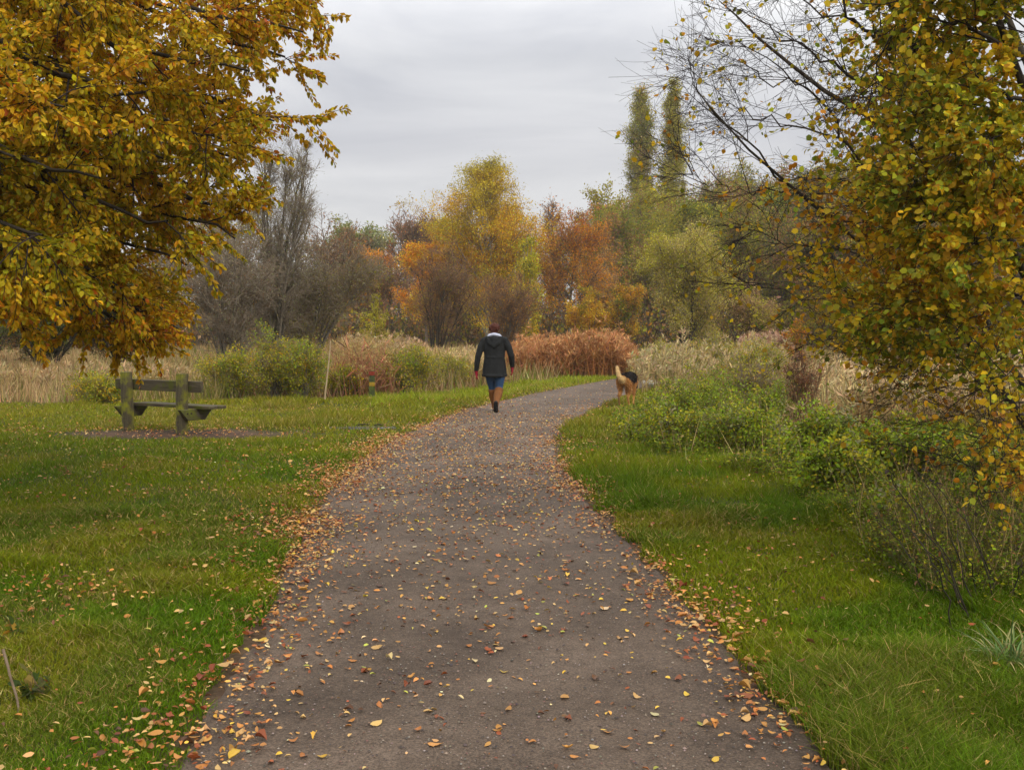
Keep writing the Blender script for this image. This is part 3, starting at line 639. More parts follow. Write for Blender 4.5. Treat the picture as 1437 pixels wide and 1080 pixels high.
reeds('reeds', 'pale straw grass heads behind the bench on the left', -30, 290, 25.5, 31, 518, 1300, (0.36, 0.26, 0.11), (0.50, 0.36, 0.19), 5, 0.25)
reeds('dead_stems', 'dark red dead dock stems around the marker post', 466, 556, 24.2, 27.5, 492, 520, (0.34, 0.15, 0.08), (0.38, 0.27, 0.10), 6, 0.25, 0.12)
reeds('reeds', 'straw grass heads in the right meadow behind the brambles', 1110, 1560, 15.5, 26, 522, 2300, (0.44, 0.32, 0.14), (0.56, 0.42, 0.22), 7, 0.3)
reeds('dead_stems', 'brown weedy stems right of the reed band', 885, 1110, 26, 42, 492, 1300, (0.36, 0.27, 0.11), (0.44, 0.34, 0.17), 8, 0.3)

# bramble and nettle bushes on the right bank
BR = [(915, 15.0, 588, 84, 'low dark leafed bramble at the path edge below the dog'), (968, 17.5, 542, 100, 'bramble bush to the right of the dog'),
      (1015, 19.5, 524, 120, 'taller bramble behind the dog-side brambles'), (968, 13.9, 592, 120, 'dense dark green bramble mound at the front left of the bank'),
      (1040, 15.5, 556, 140, 'bright leafed bramble in the middle of the bank'), (1095, 17.5, 546, 110, 'bramble at the left foot of the brown willowherb'),
      (1050, 13.6, 590, 110, 'small low bramble in front of the bright bramble'), (1165, 12.0, 592, 120, 'bramble at the right foot of the brown willowherb'),
      (1180, 9.8, 628, 130, 'broad pale leafed bramble at the front of the bank'), (1250, 10.5, 605, 140, 'bramble behind the arching bare stems'),
      (1330, 9.8, 612, 150, 'bramble under the low hazel branches'), (1425, 8.8, 640, 140, 'bramble at the right frame edge below the hazel'), (1270, 8.2, 668, 100, 'thin trailing bramble among the arching bare stems')]
for i, (px, D, yt, wp, lb) in enumerate(BR):
    T('bramble_bush', lb, px, D, yt, wp, [(FRESH, 4), (YGREEN, 2), (GREEN, 3), (GREYG, 1)], nleaf=(2000 if D > 12 else 3000) if i not in (12,) else 600, ls=0.05 if D > 12 else 0.052, n=(36, 5, 3), stems=12, ang=0.9, up=0.05, pull=-0.10, cat='bramble',
      bark='twig_brown', twig='twig_brown', seed=50 + i, tw=0.35, clear=0.05, group='bramble bushes on the right bank', rad=0.008, spread=0.05, tmpl=LEAF6)
T('dead_willowherb', 'tall reddish brown dead willowherb standing up out of the brambles', 1128, 15.6, 492, 85, [((0.24, 0.10, 0.045), 3), ((0.34, 0.2, 0.1), 1)], nleaf=1000, ls=0.035, n=(48, 4, 3), stems=16, ang=0.35, up=0.8, cat='dead plant', bark='twig_brown', twig='twig_brown', seed=90, tw=0.45, clear=0.3, rad=0.007, spread=0.03)
T('dead_willowherb', 'thin yellowish weed stems left of the tall brown willowherb', 1060, 16.5, 500, 90, [((0.32, 0.24, 0.08), 3), (YGREEN, 2)], nleaf=900, ls=0.05, n=(60, 6, 4), stems=12, ang=0.45, up=0.4, cat='dead plant', bark='twig_grey', twig='twig_grey', seed=91, tw=0.4, clear=0.3, rad=0.006, spread=0.03)

# ------------------------------------------------------------------ the two near trees
def resample(pts, K, rng=None, wob=0.0):
    pts = np.array(pts, float); n = len(pts)
    # Catmull-Rom through the points
    u = np.linspace(0, n - 1, K); i = np.minimum(u.astype(int), n - 2); f = (u - i)[:, None]
    p0 = pts[np.maximum(i - 1, 0)]; p1 = pts[i]; p2 = pts[i + 1]; p3 = pts[np.minimum(i + 2, n - 1)]
    r = 0.5 * (2 * p1 + (p2 - p0) * f + (2 * p0 - 5 * p1 + 4 * p2 - p3) * f * f + (3 * p1 - p0 - 3 * p2 + p3) * f ** 3)
    if rng is not None: r[1:-1] += rng.normal(0, wob, (K - 2, 3))
    return r

def near_tree(name, label, cat, base, trunk, limbs, pal, leafn, ls, tmpl, keep, seed, n1, n2, n3, l1, l2, bark, twig, flat, down, pull, group=None, rl=0.018, ang1=0.95, thin=0.0035):
    rng = np.random.default_rng(seed); base = np.array(base, float)
    root = empty(name, label, cat, tuple(base), 0)
    K = 14
    tp, tr = [], []
    for pts, r0, r1 in trunk:
        tp.append(resample(pts, K, rng, 0.01)); tr.append(np.linspace(r0, r1, K))
    TP, TR = np.array(tp) - base, np.array(tr)
    lp, lr = [], []
    for pts, r0 in limbs:
        lp.append(resample(pts, K, rng, 0.025)); lr.append(r0 * np.linspace(1, 0.15, K))
    LP, LR = np.array(lp) - base, np.array(lr)
    A1, B1, p1 = grow(LP, LR, n1, 0.08, 1.0, lambda t, pl: l1 * (1.15 - 0.8 * t), ang1, rng, 6, 0.10, pull, 0.03, 0.45, thin * 1.6, 0.25, flat)
    A2, B2, p2 = grow(A1, B1, n2, 0.15, 1.0, lambda t, pl: l2 * (1.1 - 0.4 * t), 0.8, rng, 4, 0.12, pull, 0, 0.6, thin, 0.2, flat)
    v, q = join_tubes([(TP, TR, 10), (LP, LR, 7)])
    link('trunk', npmesh(name + '_trunk', v, quads=q, smooth=True), M[bark], root)
    lst = [(A1, B1, 4), (A2, B2, 3)]
    cid = p1[p2]
    if n3:
        A3, B3, p3 = grow(A2, B2, n3, 0.1, 1.0, lambda t, pl: pl * 0.55, 0.75, rng, 3, 0.15, pull, 0, 0.6, thin * 0.7, 0.2, flat)
        lst.append((A3, B3, 3)); LT = A3; cid = cid[p3]
    else: LT = A2
    v, q = join_tubes(lst)
    link('twigs', npmesh(name + '_twigs', v, quads=q), M[twig], root)
    N = len(LT); pid = rng.integers(0, N, leafn); t = rng.uniform(0.1, 1, leafn)
    pos, tan, _ = interp_poly(LT, np.ones(LT.shape[:2]), pid, t)
    kp = rng.uniform(0, 1, leafn) < keep(pos + base)
    pid, pos, tan = pid[kp], pos[kp], tan[kp]; n = len(pos)
    side = norm(np.cross(tan, rng.normal(0, 1, (n, 3))))
    d = norm(tan * 0.6 + side * 0.8 + np.array([0, 0, -down]))
    nv = rng.normal(0, 0.75, (n, 3)); nv[:, 2] += 0.8
    cols = np.array([p[0] for p in pal]); pr = np.array([p[1] for p in pal], float); pr /= pr.sum()
    # colour drifts through the crown in patches
    q1 = fbm(pos[:, 0] + 3 * pos[:, 2], pos[:, 1] + 0.7 * pos[:, 2], 1.0, seed) + rng.normal(0, 0.11, n)
    cut = np.quantile(q1, np.cumsum(pr)[:-1]); pick = np.searchsorted(cut, q1)
    pick = np.where(rng.uniform(0, 1, n) < 0.35, rng.choice(len(pal), n, p=pr), pick)
    col = jitter_col(cols[pick], rng, 0.22)
    v, f, c = scatter(tmpl, pos + side * ls * 0.15, d, nv, ls * rng.uniform(0.55, 1.25, n), col, rng, rng.uniform(-0.5, 2.2, n))
    link('crown', npmesh(name + '_crown', v, f, col=c), M['leaf'], root)
    return root

# left: beech with its trunk just outside the frame
tb = np.array([-6.6, 9.3, 0.0])
def tz(z, dx=0, dy=0): return tb + np.array([dx, dy, z])
trunk = [([tz(-0.1), tz(1.2, 0.05), tz(2.6, 0.1, -0.05), tz(4.4, 0.25, -0.1), tz(6.6, 0.3, 0.1), tz(8.3, 0.5, 0.2)], 0.26, 0.05)]
tips = [(465, -14, 8.0, 4.6), (425, 45, 7.6, 4.4), (400, -70, 8.2, 5.0), (400, 80, 9.0, 4.6), (385, 170, 8.0, 4.2), (350, 100, 7.0, 4.0), (340, 225, 8.4, 3.8), (250, 230, 7.9, 3.5), (300, 190, 7.4, 3.6), (310, 290, 8.2, 3.2), (330, 335, 7.9, 3.0), (160, 180, 7.6, 3.4), (30, 100, 6.8, 3.4),
        (262, 372, 8.0, 2.7), (250, 440, 8.2, 2.5), (200, 462, 8.6, 2.3), (235, 310, 7.2, 2.8), (165, 400, 7.6, 2.4), (95, 392, 7.0, 2.3), (10, 390, 6.8, 2.2), (60, 300, 8.5, 2.8), (200, 400, 9.4, 2.5), (250, 462, 8.6, 2.5), (205, 478, 8.4, 2.4), (120, 300, 7.8, 2.9), (330, 150, 9.4, 4.2), (60, 180, 8.6, 3.4), (270, 130, 8.8, 4.0), (60, 330, 6.2, 2.4), (140, 250, 6.4, 2.9),
        (200, 130, 6.8, 3.6), (90, 150, 6.2, 3.3), (310, 30, 7.2, 4.5), (150, -20, 6.8, 4.6), (20, 220, 6.0, 3.0), (390, 20, 9.6, 4.9), (280, 260, 9.6, 3.3), (150, 350, 9.4, 2.8), (60, 410, 9.0, 2.3), (330, 330, 10.5, 3.2),
        (220, 60, 10.5, 4.8), (100, 280, 10.0, 3.2), (-60, 400, 7.5, 2.2), (-120, 120, 6.5, 3.4), (470, -140, 8.6, 5.8), (300, -160, 8.0, 6.2), (120, -200, 8.0, 6.6)]
limbs = []
for i, (px, py, D, z0) in enumerate(tips):
    e = at(px, py, D); s = tz(z0 * 0.92, 0.12, 0.0); mid = (s + e) / 2 + np.array([0, 0, 0.35 + 0.10 * np.linalg.norm(e - s)])
    q3 = s * 0.2 + e * 0.8 + np.array([0, 0, 0.22])
    limbs.append(([s, s * 0.75 + mid * 0.25 + np.array([0, 0, 0.05]), mid, q3, e], 0.045 if i % 3 else 0.06))
near_tree('beech_tree', 'golden brown beech with long drooping branches hanging over the bench on the left', 'beech tree', tb, trunk, limbs,
          [((0.30, 0.26, 0.008), 3.2), ((0.46, 0.32, 0.008), 4.4), ((0.52, 0.29, 0.008), 4.4), ((0.70, 0.43, 0.018), 2.6), ((0.52, 0.21, 0.010), 1.2), ((0.38, 0.10, 0.012), 0.5)], 330000, 0.045, LEAF6, lambda p: np.ones(len(p)), 11, 19, 8, 0, 0.90, 0.40, 'bark_dark', 'twig_dark', 0.35, 0.55, -0.05)

# right: leaning hazel / birch stems with long bare shoots
hb = ground(1585, 772)
def pts(*l): return [at(*p) for p in l]
trunk = [([hb + np.array([0, 0, -0.1])] + pts((1500, 660, 7.9), (1425, 578, 7.8), (1389, 522, 7.8), (1355, 467, 7.7), (1305, 389, 7.7), (1222, 350, 7.6), (1111, 267, 7.5), (1022, 178, 7.4), (978, 128, 7.3)), 0.040, 0.0025),
         ([hb + np.array([0.12, 0.1, -0.1])] + pts((1500, 560, 7.8), (1455, 430, 7.5), (1400, 300, 7.2), (1330, 150, 7.0), (1268, 40, 6.9), (1205, -60, 6.8)), 0.055, 0.012),
         ([hb + np.array([0.2, -0.12, -0.1])] + pts((1560, 560, 7.2), (1500, 300, 6.8), (1420, 80, 6.5), (1340, -120, 6.3)), 0.05, 0.012),
         ([hb + np.array([0.1, 0.2, -0.1])] + pts((1520, 600, 8.3), (1440, 420, 8.6), (1350, 260, 8.8), (1239, 178, 8.9), (1144, 119, 9.0), (1061, 50, 9.0), (1010, 2, 9.0)), 0.05, 0.004),
         ([hb + np.array([0.3, 0.25, -0.1])] + pts((1560, 500, 8.8), (1470, 180, 9.2), (1380, -60, 9.3)), 0.06, 0.02),
         ([hb + np.array([0.0, -0.2, -0.1])] + pts((1520, 690, 7.4), (1450, 560, 7.6), (1395, 470, 8.2), (1345, 330, 8.6), (1300, 250, 8.8)), 0.04, 0.008)]
def sub(*l, r=0.012): return (pts(*l), r)
limbs = [sub((1222, 350, 7.6), (1111, 267, 7.5), (1022, 178, 7.4), (978, 128, 7.3), (955, 108, 7.3), r=0.010), sub((1267, 319, 7.7), (1205, 222, 7.6), (1161, 155, 7.5), (1100, 100, 7.4), (1030, 55, 7.3), r=0.014), sub((1222, 117, 7.6), (1161, 89, 7.6), (1100, 50, 7.6), (1040, 12, 7.5), r=0.012),
         sub((1250, 70, 6.9), (1200, 20, 7.0), (1150, -30, 7.0), (1090, -70, 7.0), r=0.014), sub((1190, 200, 8.9), (1105, 175, 8.9), (1056, 158, 8.9), (985, 118, 8.9), r=0.010),
         sub((1300, 130, 7.3), (1230, 60, 7.4), (1150, 10, 7.5), (1060, -20, 7.6), r=0.013), sub((1144, 119, 9.0), (1080, 112, 9.0), (1030, 92, 8.9), (965, 98, 8.9), r=0.008),
         sub((1389, 428, 7.8), (1300, 420, 7.7), (1222, 417, 7.6), (1130, 415, 7.5), (1056, 397, 7.5), r=0.008), sub((1395, 530, 7.8), (1320, 505, 7.7), (1250, 512, 7.6), (1180, 505, 7.5), r=0.007),
         sub((1355, 467, 7.7), (1290, 470, 7.6), (1222, 462, 7.5), (1150, 466, 7.4), r=0.007), sub((1222, 350, 7.6), (1160, 350, 7.6), (1100, 340, 7.6), (1040, 318, 7.6), r=0.008),
         sub((1111, 267, 7.5), (1060, 270, 7.5), (1010, 262, 7.5), (968, 240, 7.5), r=0.006), sub((1425, 600, 7.8), (1390, 620, 7.3), (1370, 650, 6.9), (1360, 690, 6.7), r=0.008),
         sub((1480, 640, 7.4), (1440, 620, 7.0), (1410, 640, 6.6), (1400, 690, 6.4), r=0.008), sub((1450, 560, 7.6), (1410, 560, 7.2), (1385, 585, 6.9), (1375, 620, 6.8), r=0.008),
         sub((1400, 300, 7.2), (1330, 300, 7.1), (1270, 330, 7.0), (1215, 345, 7.0), r=0.014), sub((1355, 200, 7.0), (1290, 210, 6.9), (1240, 250, 6.8), (1205, 300, 6.8), r=0.014),
         sub((1420, 360, 7.3), (1350, 380, 7.0), (1290, 420, 6.9), (1240, 440, 6.8), r=0.012), sub((1500, 300, 6.8), (1420, 250, 6.6), (1350, 260, 6.5), (1290, 290, 6.4), r=0.014),
         sub((1440, 140, 6.5), (1380, 120, 6.4), (1310, 140, 6.4), (1240, 170, 6.4), r=0.014), sub((1340, -40, 6.4), (1300, 10, 6.5), (1250, 60, 6.5), (1222, 130, 6.6), r=0.014),
         sub((1420, 80, 6.5), (1360, 40, 6.4), (1300, 30, 6.4), (1235, 50, 6.5), r=0.014), sub((1500, 400, 6.9), (1440, 400, 6.6), (1380, 430, 6.4), (1320, 480, 6.3), r=0.012),
         sub((1450, 430, 7.5), (1400, 450, 7.3), (1330, 490, 7.2), (1280, 530, 7.2), r=0.010), sub((1500, 250, 6.9), (1460, 180, 6.4), (1420, 190, 6.1), (1370, 220, 5.9), r=0.014),
         sub((1470, 180, 9.2), (1400, 160, 9.1), (1320, 180, 9.0), (1260, 220, 9.0), r=0.016), sub((1400, -20, 9.3), (1340, 30, 9.2), (1290, 80, 9.1), (1240, 110, 9.0), r=0.016),
         sub((1350, 260, 8.8), (1290, 290, 8.8), (1230, 330, 8.8), (1180, 370, 8.8), r=0.012), sub((1440, 420, 8.6), (1370, 430, 8.5), (1300, 460, 8.5), (1230, 500, 8.5), r=0.010),
         sub((1500, 120, 6.6), (1440, 20, 6.3), (1380, -40, 6.2), (1300, -70, 6.2), r=0.016), sub((1520, 420, 7.2), (1470, 480, 6.8), (1420, 520, 6.5), (1370, 545, 6.4), r=0.010),
         sub((1330, 150, 7.0), (1290, 100, 7.2), (1255, 110, 7.4), (1215, 150, 7.6), r=0.012), sub((1540, 200, 7.0), (1490, 60, 6.8), (1450, -60, 6.8), r=0.014), sub((1540, 350, 7.0), (1480, 330, 6.6), (1430, 330, 6.3), (1370, 340, 6.1), r=0.013)]
def hz_keep(p):
    z = p[:, 2]; x = p[:, 0] * 7.5 / p[:, 1]
    lim = np.interp(z, [0, 1.0, 1.5, 2.0, 2.6, 3.2, 4.2], [3.6, 3.3, 2.6, 2.5, 2.6, 2.75, 2.7]) + (fbm(z, p[:, 1] + x * .3, .6, 4) - .5) * .9
    dens = np.interp(z, [0.3, 0.8, 1.15, 1.5, 2.0, 2.6, 3.0], [0.30, 0.15, 0.09, 0.20, 0.34, 0.75, 0.95])
    return np.clip(sstep(-0.55, 0.65, x - lim) * dens + 0.010 + 0.05 * sstep(1.4, 2.2, x) * (z < 2.9) * (z > 1.4), 0, 1)
near_tree('hazel_tree', 'leaning hazel on the right with mottled yellow leaves and long bare shoots against the sky', 'hazel tree', hb, trunk, limbs,
          [((0.16, 0.20, 0.012), 1.4), ((0.28, 0.26, 0.012), 2.2), ((0.46, 0.44, 0.03), 1.5), ((0.42, 0.28, 0.012), 3), ((0.66, 0.42, 0.015), 3.0), ((0.46, 0.20, 0.010), 1.4)], 215000, 0.040, ROUND7, hz_keep, 23, 9, 7, 3, 0.85, 0.40, 'bark_dark', 'twig_dark', 0.5, 0.3, 0.0, ang1=0.7, thin=0.0021)

# ------------------------------------------------------------------ blob modelling: many overlapping balls fused into one skin
def ball_template(nu=10, nv=7):
    V = [(0, 0, 1)]
    for j in range(1, nv):
        for i in range(nu):
            a, b = i * 2 * PI / nu, j * PI / nv; V.append((math.sin(b) * math.cos(a), math.sin(b) * math.sin(a), math.cos(b)))
    V.append((0, 0, -1)); V = np.array(V); T_ = []
    for i in range(nu):
        T_.append((0, 1 + i, 1 + (i + 1) % nu)); e = len(V) - 1; b = 1 + (nv - 2) * nu; T_.append((e, b + (i + 1) % nu, b + i))
        for j in range(nv - 2):
            p0 = 1 + j * nu + i; p1 = 1 + j * nu + (i + 1) % nu
            T_.append((p0, p0 + nu, p1 + nu)); T_.append((p0, p1 + nu, p1))
    return V, np.array(T_)
BV, BT = ball_template()

def chain(pts, per=None):
    """pts: (x,y,z,rx[,ry[,rz]]) joined by a run of balls"""
    out = []
    P = [list(p) + [p[3]] * (6 - len(p)) for p in pts]
    for a, b in zip(P[:-1], P[1:]):
        a, b = np.array(a, float), np.array(b, float); L = np.linalg.norm(a[:3] - b[:3]); r = max(min(a[3:].min(), b[3:].min()), 0.004)
        n = per or int(max(2, min(40, L / (r * 0.35))))
        for t in np.linspace(0, 1, n): out.append(a * (1 - t) + b * t)
    if len(P) == 1: out.append(np.array(P[0], float))
    return out

def fuse(name, chains, voxel, smooth=4, mat=None, parent=None, colf=None):
    balls = np.array([b for c in chains for b in c])
    n = len(balls); V = balls[:, None, :3] + BV[None] * balls[:, None, 3:6]
    F_ = BT[None] + (np.arange(n) * len(BV))[:, None, None]
    me = npmesh(name + '_raw', V.reshape(-1, 3), F_.reshape(-1, 3))
    o = bpy.data.objects.new(name + '_raw', me); C.objects.link(o)
    r = o.modifiers.new('r', 'REMESH'); r.mode = 'VOXEL'; r.voxel_size = voxel; r.use_smooth_shade = True
    s = o.modifiers.new('s', 'SMOOTH'); s.iterations = smooth; s.factor = 0.5
    dg = bpy.context.evaluated_depsgraph_get(); dg.update()
    m2 = bpy.data.meshes.new_from_object(o.evaluated_get(dg)); m2.name = name
    bpy.data.objects.remove(o); bpy.data.meshes.remove(me)
    for p in m2.polygons: p.use_smooth = True
    if colf is not None:
        co = np.zeros(len(m2.vertices) * 3, np.float32); m2.vertices.foreach_get('co', co); co = co.reshape(-1, 3)
        a = m2.color_attributes.new('Col', 'FLOAT_COLOR', 'POINT'); c = np.ones((len(co), 4), np.float32); c[:, :3] = colf(co)
        a.data.foreach_set('color', c.ravel())
    return link(name, m2, mat, parent)

def cloth_mat(name, c, rough=0.85, sc_=40, bs=0.3, spec=0.2, var=0.35):
    m, nt, out = new_mat(name); n = noise_node(nt, sc_, 4, 0.6); n2 = noise_node(nt, 9, 4, 0.6)
    col = mix(nt, tuple(x * (1 - var) for x in c), tuple(x * (1 + var) for x in c), n2)
    bsdf(nt, out, col, rough, spec, bump(nt, n, bs, 0.01)); return m
def vcol_mat(name, rough=0.85, spec=0.15, sc_=80):
    m, nt, out = new_mat(name); a = nt.nodes.new('ShaderNodeVertexColor'); a.layer_name = 'Col'; n = noise_node(nt, sc_, 5, 0.7)
    c = mix(nt, a.outputs[0], ramp(nt, n, [(0.3, (0.7, 0.7, 0.7)), (0.7, (1.25, 1.25, 1.25))]), 1.0, 'MULTIPLY')
    bsdf(nt, out, c, rough, spec, bump(nt, n, 0.6, 0.01)); return m

# ------------------------------------------------------------------ the walking woman
def person():
    g0 = ground(694, 579); root_loc = (g0[0], g0[1], float(0.02))
    def hand(side, w):      # palm, four fingers, thumb from the palm side; relaxed curl. w = wrist point
        s = side; x, y, z = w; out = [chain([(x, y, z, .026, .022, .03), (x, y + .008, z - .05, .016, .036, .03), (x, y + .012, z - .085, .014, .038, .02)])]
        for k, (dy, L) in enumerate([(.032, .066), (.010, .075), (-.012, .070), (-.032, .054)]):
            b = (x, y + .012 + dy, z - .095)
            out.append(chain([(*b, .0085), (b[0] - s * .006, b[1] + .004, b[2] - L * .45, .008), (b[0] - s * .020, b[1] + .004, b[2] - L * .85, .007)]))
        out.append(chain([(x - s * .006, y + .036, z - .035, .012), (x - s * .014, y + .062, z - .065, .010), (x - s * .02, y + .066, z - .092, .008)]))
        return out
    WL, WR = (-.318, -.01, .775), (.305, .10, .845)
    armL = [(-.180, 0, 1.335, .044), (-.235, -.02, 1.22, .047), (-.285, -.045, 1.04, .040), (-.305, -.03, .90, .034), (*WL, .027)]
    armR = [(.180, 0, 1.335, .044), (.245, -.02, 1.22, .047), (.295, -.03, 1.06, .040), (.303, .045, .94, .034), (*WR, .027)]
    legL = [(-.085, 0, .88, .095), (-.072, .06, .68, .077), (-.055, .12, .47, .056), (-.035, .17, .30, .055), (-.015, .20, .09, .038)]
    legR = [(.085, 0, .88, .095), (.088, .02, .68, .077), (.082, .03, .47, .056), (.068, -.12, .33, .055), (.045, -.27, .20, .038)]
    skin = cloth_mat('skin', (0.42, 0.24, 0.17), 0.6, 60, 0.1)
    rt = empty('person', 'woman walking away along the path in a dark hooded coat, blue jeans and brown boots', 'person', root_loc, math.radians(-3)); rt.scale = (1.08, 1.04, 1.0)
    torso = [(0, 0, .90, .155, .11, .10), (0, 0, 1.02, .13, .095, .08), (0, 0, 1.2, .155, .10, .10), (0, 0, 1.33, .145, .08, .055), (0, .0, 1.41, .07, .06, .04), (0, .01, 1.47, .052, .052, .04)]
    head = [chain([(0, .02, 1.54, .068, .085, .075), (0, .02, 1.585, .074, .092, .078)]), chain([(0, .085, 1.50, .045, .03, .035)]), chain([(0, .115, 1.545, .012, .018, .022), (0, .108, 1.57, .008, .008, .01)]),
            chain([(-.075, .02, 1.545, .010, .018, .028)]), chain([(.075, .02, 1.545, .010, .018, .028)]), chain([(-.02, .098, 1.505, .012, .01, .005), (.02, .098, 1.505, .012, .01, .005)])]
    footL = [(-.015, .20, .09, .036), (-.015, .17, .045, .034, .034, .04), (-.02, .30, .035, .042, .05, .03), (-.022, .38, .025, .036, .04, .022)]
    footR = [(.045, -.27, .20, .036), (.045, -.315, .17, .034), (.040, -.26, .08, .042, .03, .05), (.040, -.23, .025, .036, .04, .022)]
    fuse('person_body', [chain(torso), chain(armL), chain(armR), chain(legL), chain(legR), chain(footL), chain(footR)] + head + hand(-1, WL) + hand(1, WR), .008, 2, skin, rt).name = 'body'
    # eyes (on the far side of the head)
    # hair: short auburn crop
    hair = cloth_mat('auburn_hair', (0.065, 0.016, 0.008), 0.7, 120, 0.9, 0.2, 0.5)
    rh = np.random.default_rng(3); tuf = []
    for _ in range(60):
        q_ = norm(rh.normal(0, 1, 3)); q_[1] = min(q_[1], .45); q_[2] = max(q_[2], -.55); b_ = np.array([0, .0, 1.588]) + q_ * np.array([.088, .098, .078])
        tuf.append(chain([(*b_, .013), (b_[0] + rh.normal(0, .012), b_[1] - .008, b_[2] - .022, .009)]))
    fuse('hair', [chain([(0, .005, 1.595, .086, .098, .078), (0, -.005, 1.555, .084, .088, .065)]), chain([(0, -.03, 1.50, .062, .055, .035)]), chain([(0, -.01, 1.65, .05, .055, .022)]),
                  chain([(-.06, .03, 1.60, .03, .05, .045)]), chain([(.06, .03, 1.60, .03, .05, .045)])] + tuf, .006, 1, hair, rt)
    jm = cloth_mat('dark_coat_fabric', (0.013, 0.014, 0.015), 0.85, 30, 0.5, 0.15, 0.5)
    def infl(pts, k): return [(p[0], p[1], p[2], *[r + k for r in p[3:]]) for p in pts]
    coat = [chain([(0, 0, .68, .222, .16, .03), (0, 0, .80, .216, .158, .06), (0, 0, .92, .20, .15, .06), (0, 0, 1.02, .185, .135, .06), (0, 0, 1.18, .198, .14, .07), (0, 0, 1.32, .19, .12, .06), (0, 0, 1.385, .13, .09, .035)]),
            chain([(-.13, 0, 1.35, .078), (-.176, 0, 1.335, .076)] + infl(armL[1:-1], .017) + [(WL[0], WL[1], WL[2] + .01, .040)]), chain([(.13, 0, 1.35, .078), (.176, 0, 1.335, .076)] + infl(armR[1:-1], .017) + [(WR[0], WR[1], WR[2] + .01, .040)]),
            chain([(-.20, 0, .69, .03), (-.10, -.13, .685, .03), (.0, -.155, .68, .03), (.10, -.13, .685, .03), (.20, 0, .69, .03)]),
            chain([(-.165, -.02, 1.03, .02), (-.10, -.10, 1.03, .02), (0, -.125, 1.03, .02), (.10, -.10, 1.03, .02), (.165, -.02, 1.03, .02)])]
    j = fuse('coat', coat, .010, 3, jm, rt)
    fuse('coat_hood', [chain([(-.105, -.065, 1.385, .05), (-.07, -.115, 1.30, .055), (0, -.135, 1.245, .055), (.07, -.115, 1.30, .055), (.105, -.065, 1.385, .05)]), chain([(0, -.11, 1.36, .09, .05, .075)]), chain([(0, -.125, 1.30, .06, .05, .06)])], .009, 3, jm, j).name = 'hood'
    fl = cloth_mat('pale_fleece', (0.50, 0.53, 0.66), 0.95, 70, 1.0, 0.1, 0.2)
    fuse('hood_lining', [chain([(-.118, -.045, 1.400, .028), (-.085, -.075, 1.440, .030), (0, -.095, 1.462, .032), (.085, -.075, 1.440, .030), (.118, -.045, 1.400, .028)]), chain([(-.07, .03, 1.43, .03), (0, .06, 1.43, .03), (.07, .03, 1.43, .03)])], .009, 2, fl, rt)
    jn = cloth_mat('blue_denim', (0.028, 0.062, 0.135), 0.9, 90, 0.3, 0.1, 0.4)
    fuse('jeans', [chain([(0, 0, .85, .165, .12, .09)]), chain([(-.080, 0, .80, .105)] + infl([legL[1]], .024) + [(-.055, .12, .48, .068), (-.048, .138, .40, .060)]), chain([(.080, 0, .80, .105)] + infl([legR[1]], .024) + [(.082, .02, .48, .070), (.078, -.02, .42, .063)])], .009, 3, jn, rt)
    bm_ = cloth_mat('brown_boot_leather', (0.17, 0.068, 0.022), 0.75, 50, 0.6, 0.12, 0.6); sm = cloth_mat('black_sole_rubber', (0.012, 0.012, 0.013), 0.7)
    b1 = fuse('boot', [chain([(-.045, .145, .385, .077), (-.040, .158, .34, .074), (-.035, .17, .30, .078), (-.018, .198, .12, .050), (-.015, .19, .07, .048)]), chain([(-.015, .19, .07, .046), (-.02, .30, .05, .045, .05, .036), (-.022, .38, .04, .042, .04, .028)])], .009, 3, bm_, rt)
    fuse('sole', [chain([(-.015, .15, .016, .036, .03, .016), (-.018, .26, .014, .042, .03, .014), (-.022, .40, .014, .038, .03, .014)])], .008, 1, sm, b1)
    b2 = fuse('boot', [chain([(.077, -.03, .40, .080), (.073, -.07, .365, .077), (.068, -.12, .33, .080), (.047, -.255, .215, .052)]), chain([(.046, -.285, .19, .048), (.041, -.262, .10, .045, .036, .05), (.040, -.225, .045, .042, .045, .035)])], .009, 3, bm_, rt)
    fuse('sole', [chain([(.046, -.345, .205, .036, .014, .03), (.041, -.312, .11, .044, .014, .045), (.040, -.27, .03, .042, .020, .03)])], .008, 1, sm, b2)
    gm = cloth_mat('red_knit', (0.26, 0.012, 0.028), 0.95, 80, 0.5)
    for s, w_ in ((-1, WL), (1, WR)):
        h = hand(s, w_); h = [[np.concatenate([b[:3], b[3:] + 0.004]) for b in c] for c in h]
        fuse('glove', h + [chain([(w_[0], w_[1], w_[2] - .01, .034), (w_[0], w_[1], w_[2] - .03, .03)])], .006, 1, gm, rt)
person()

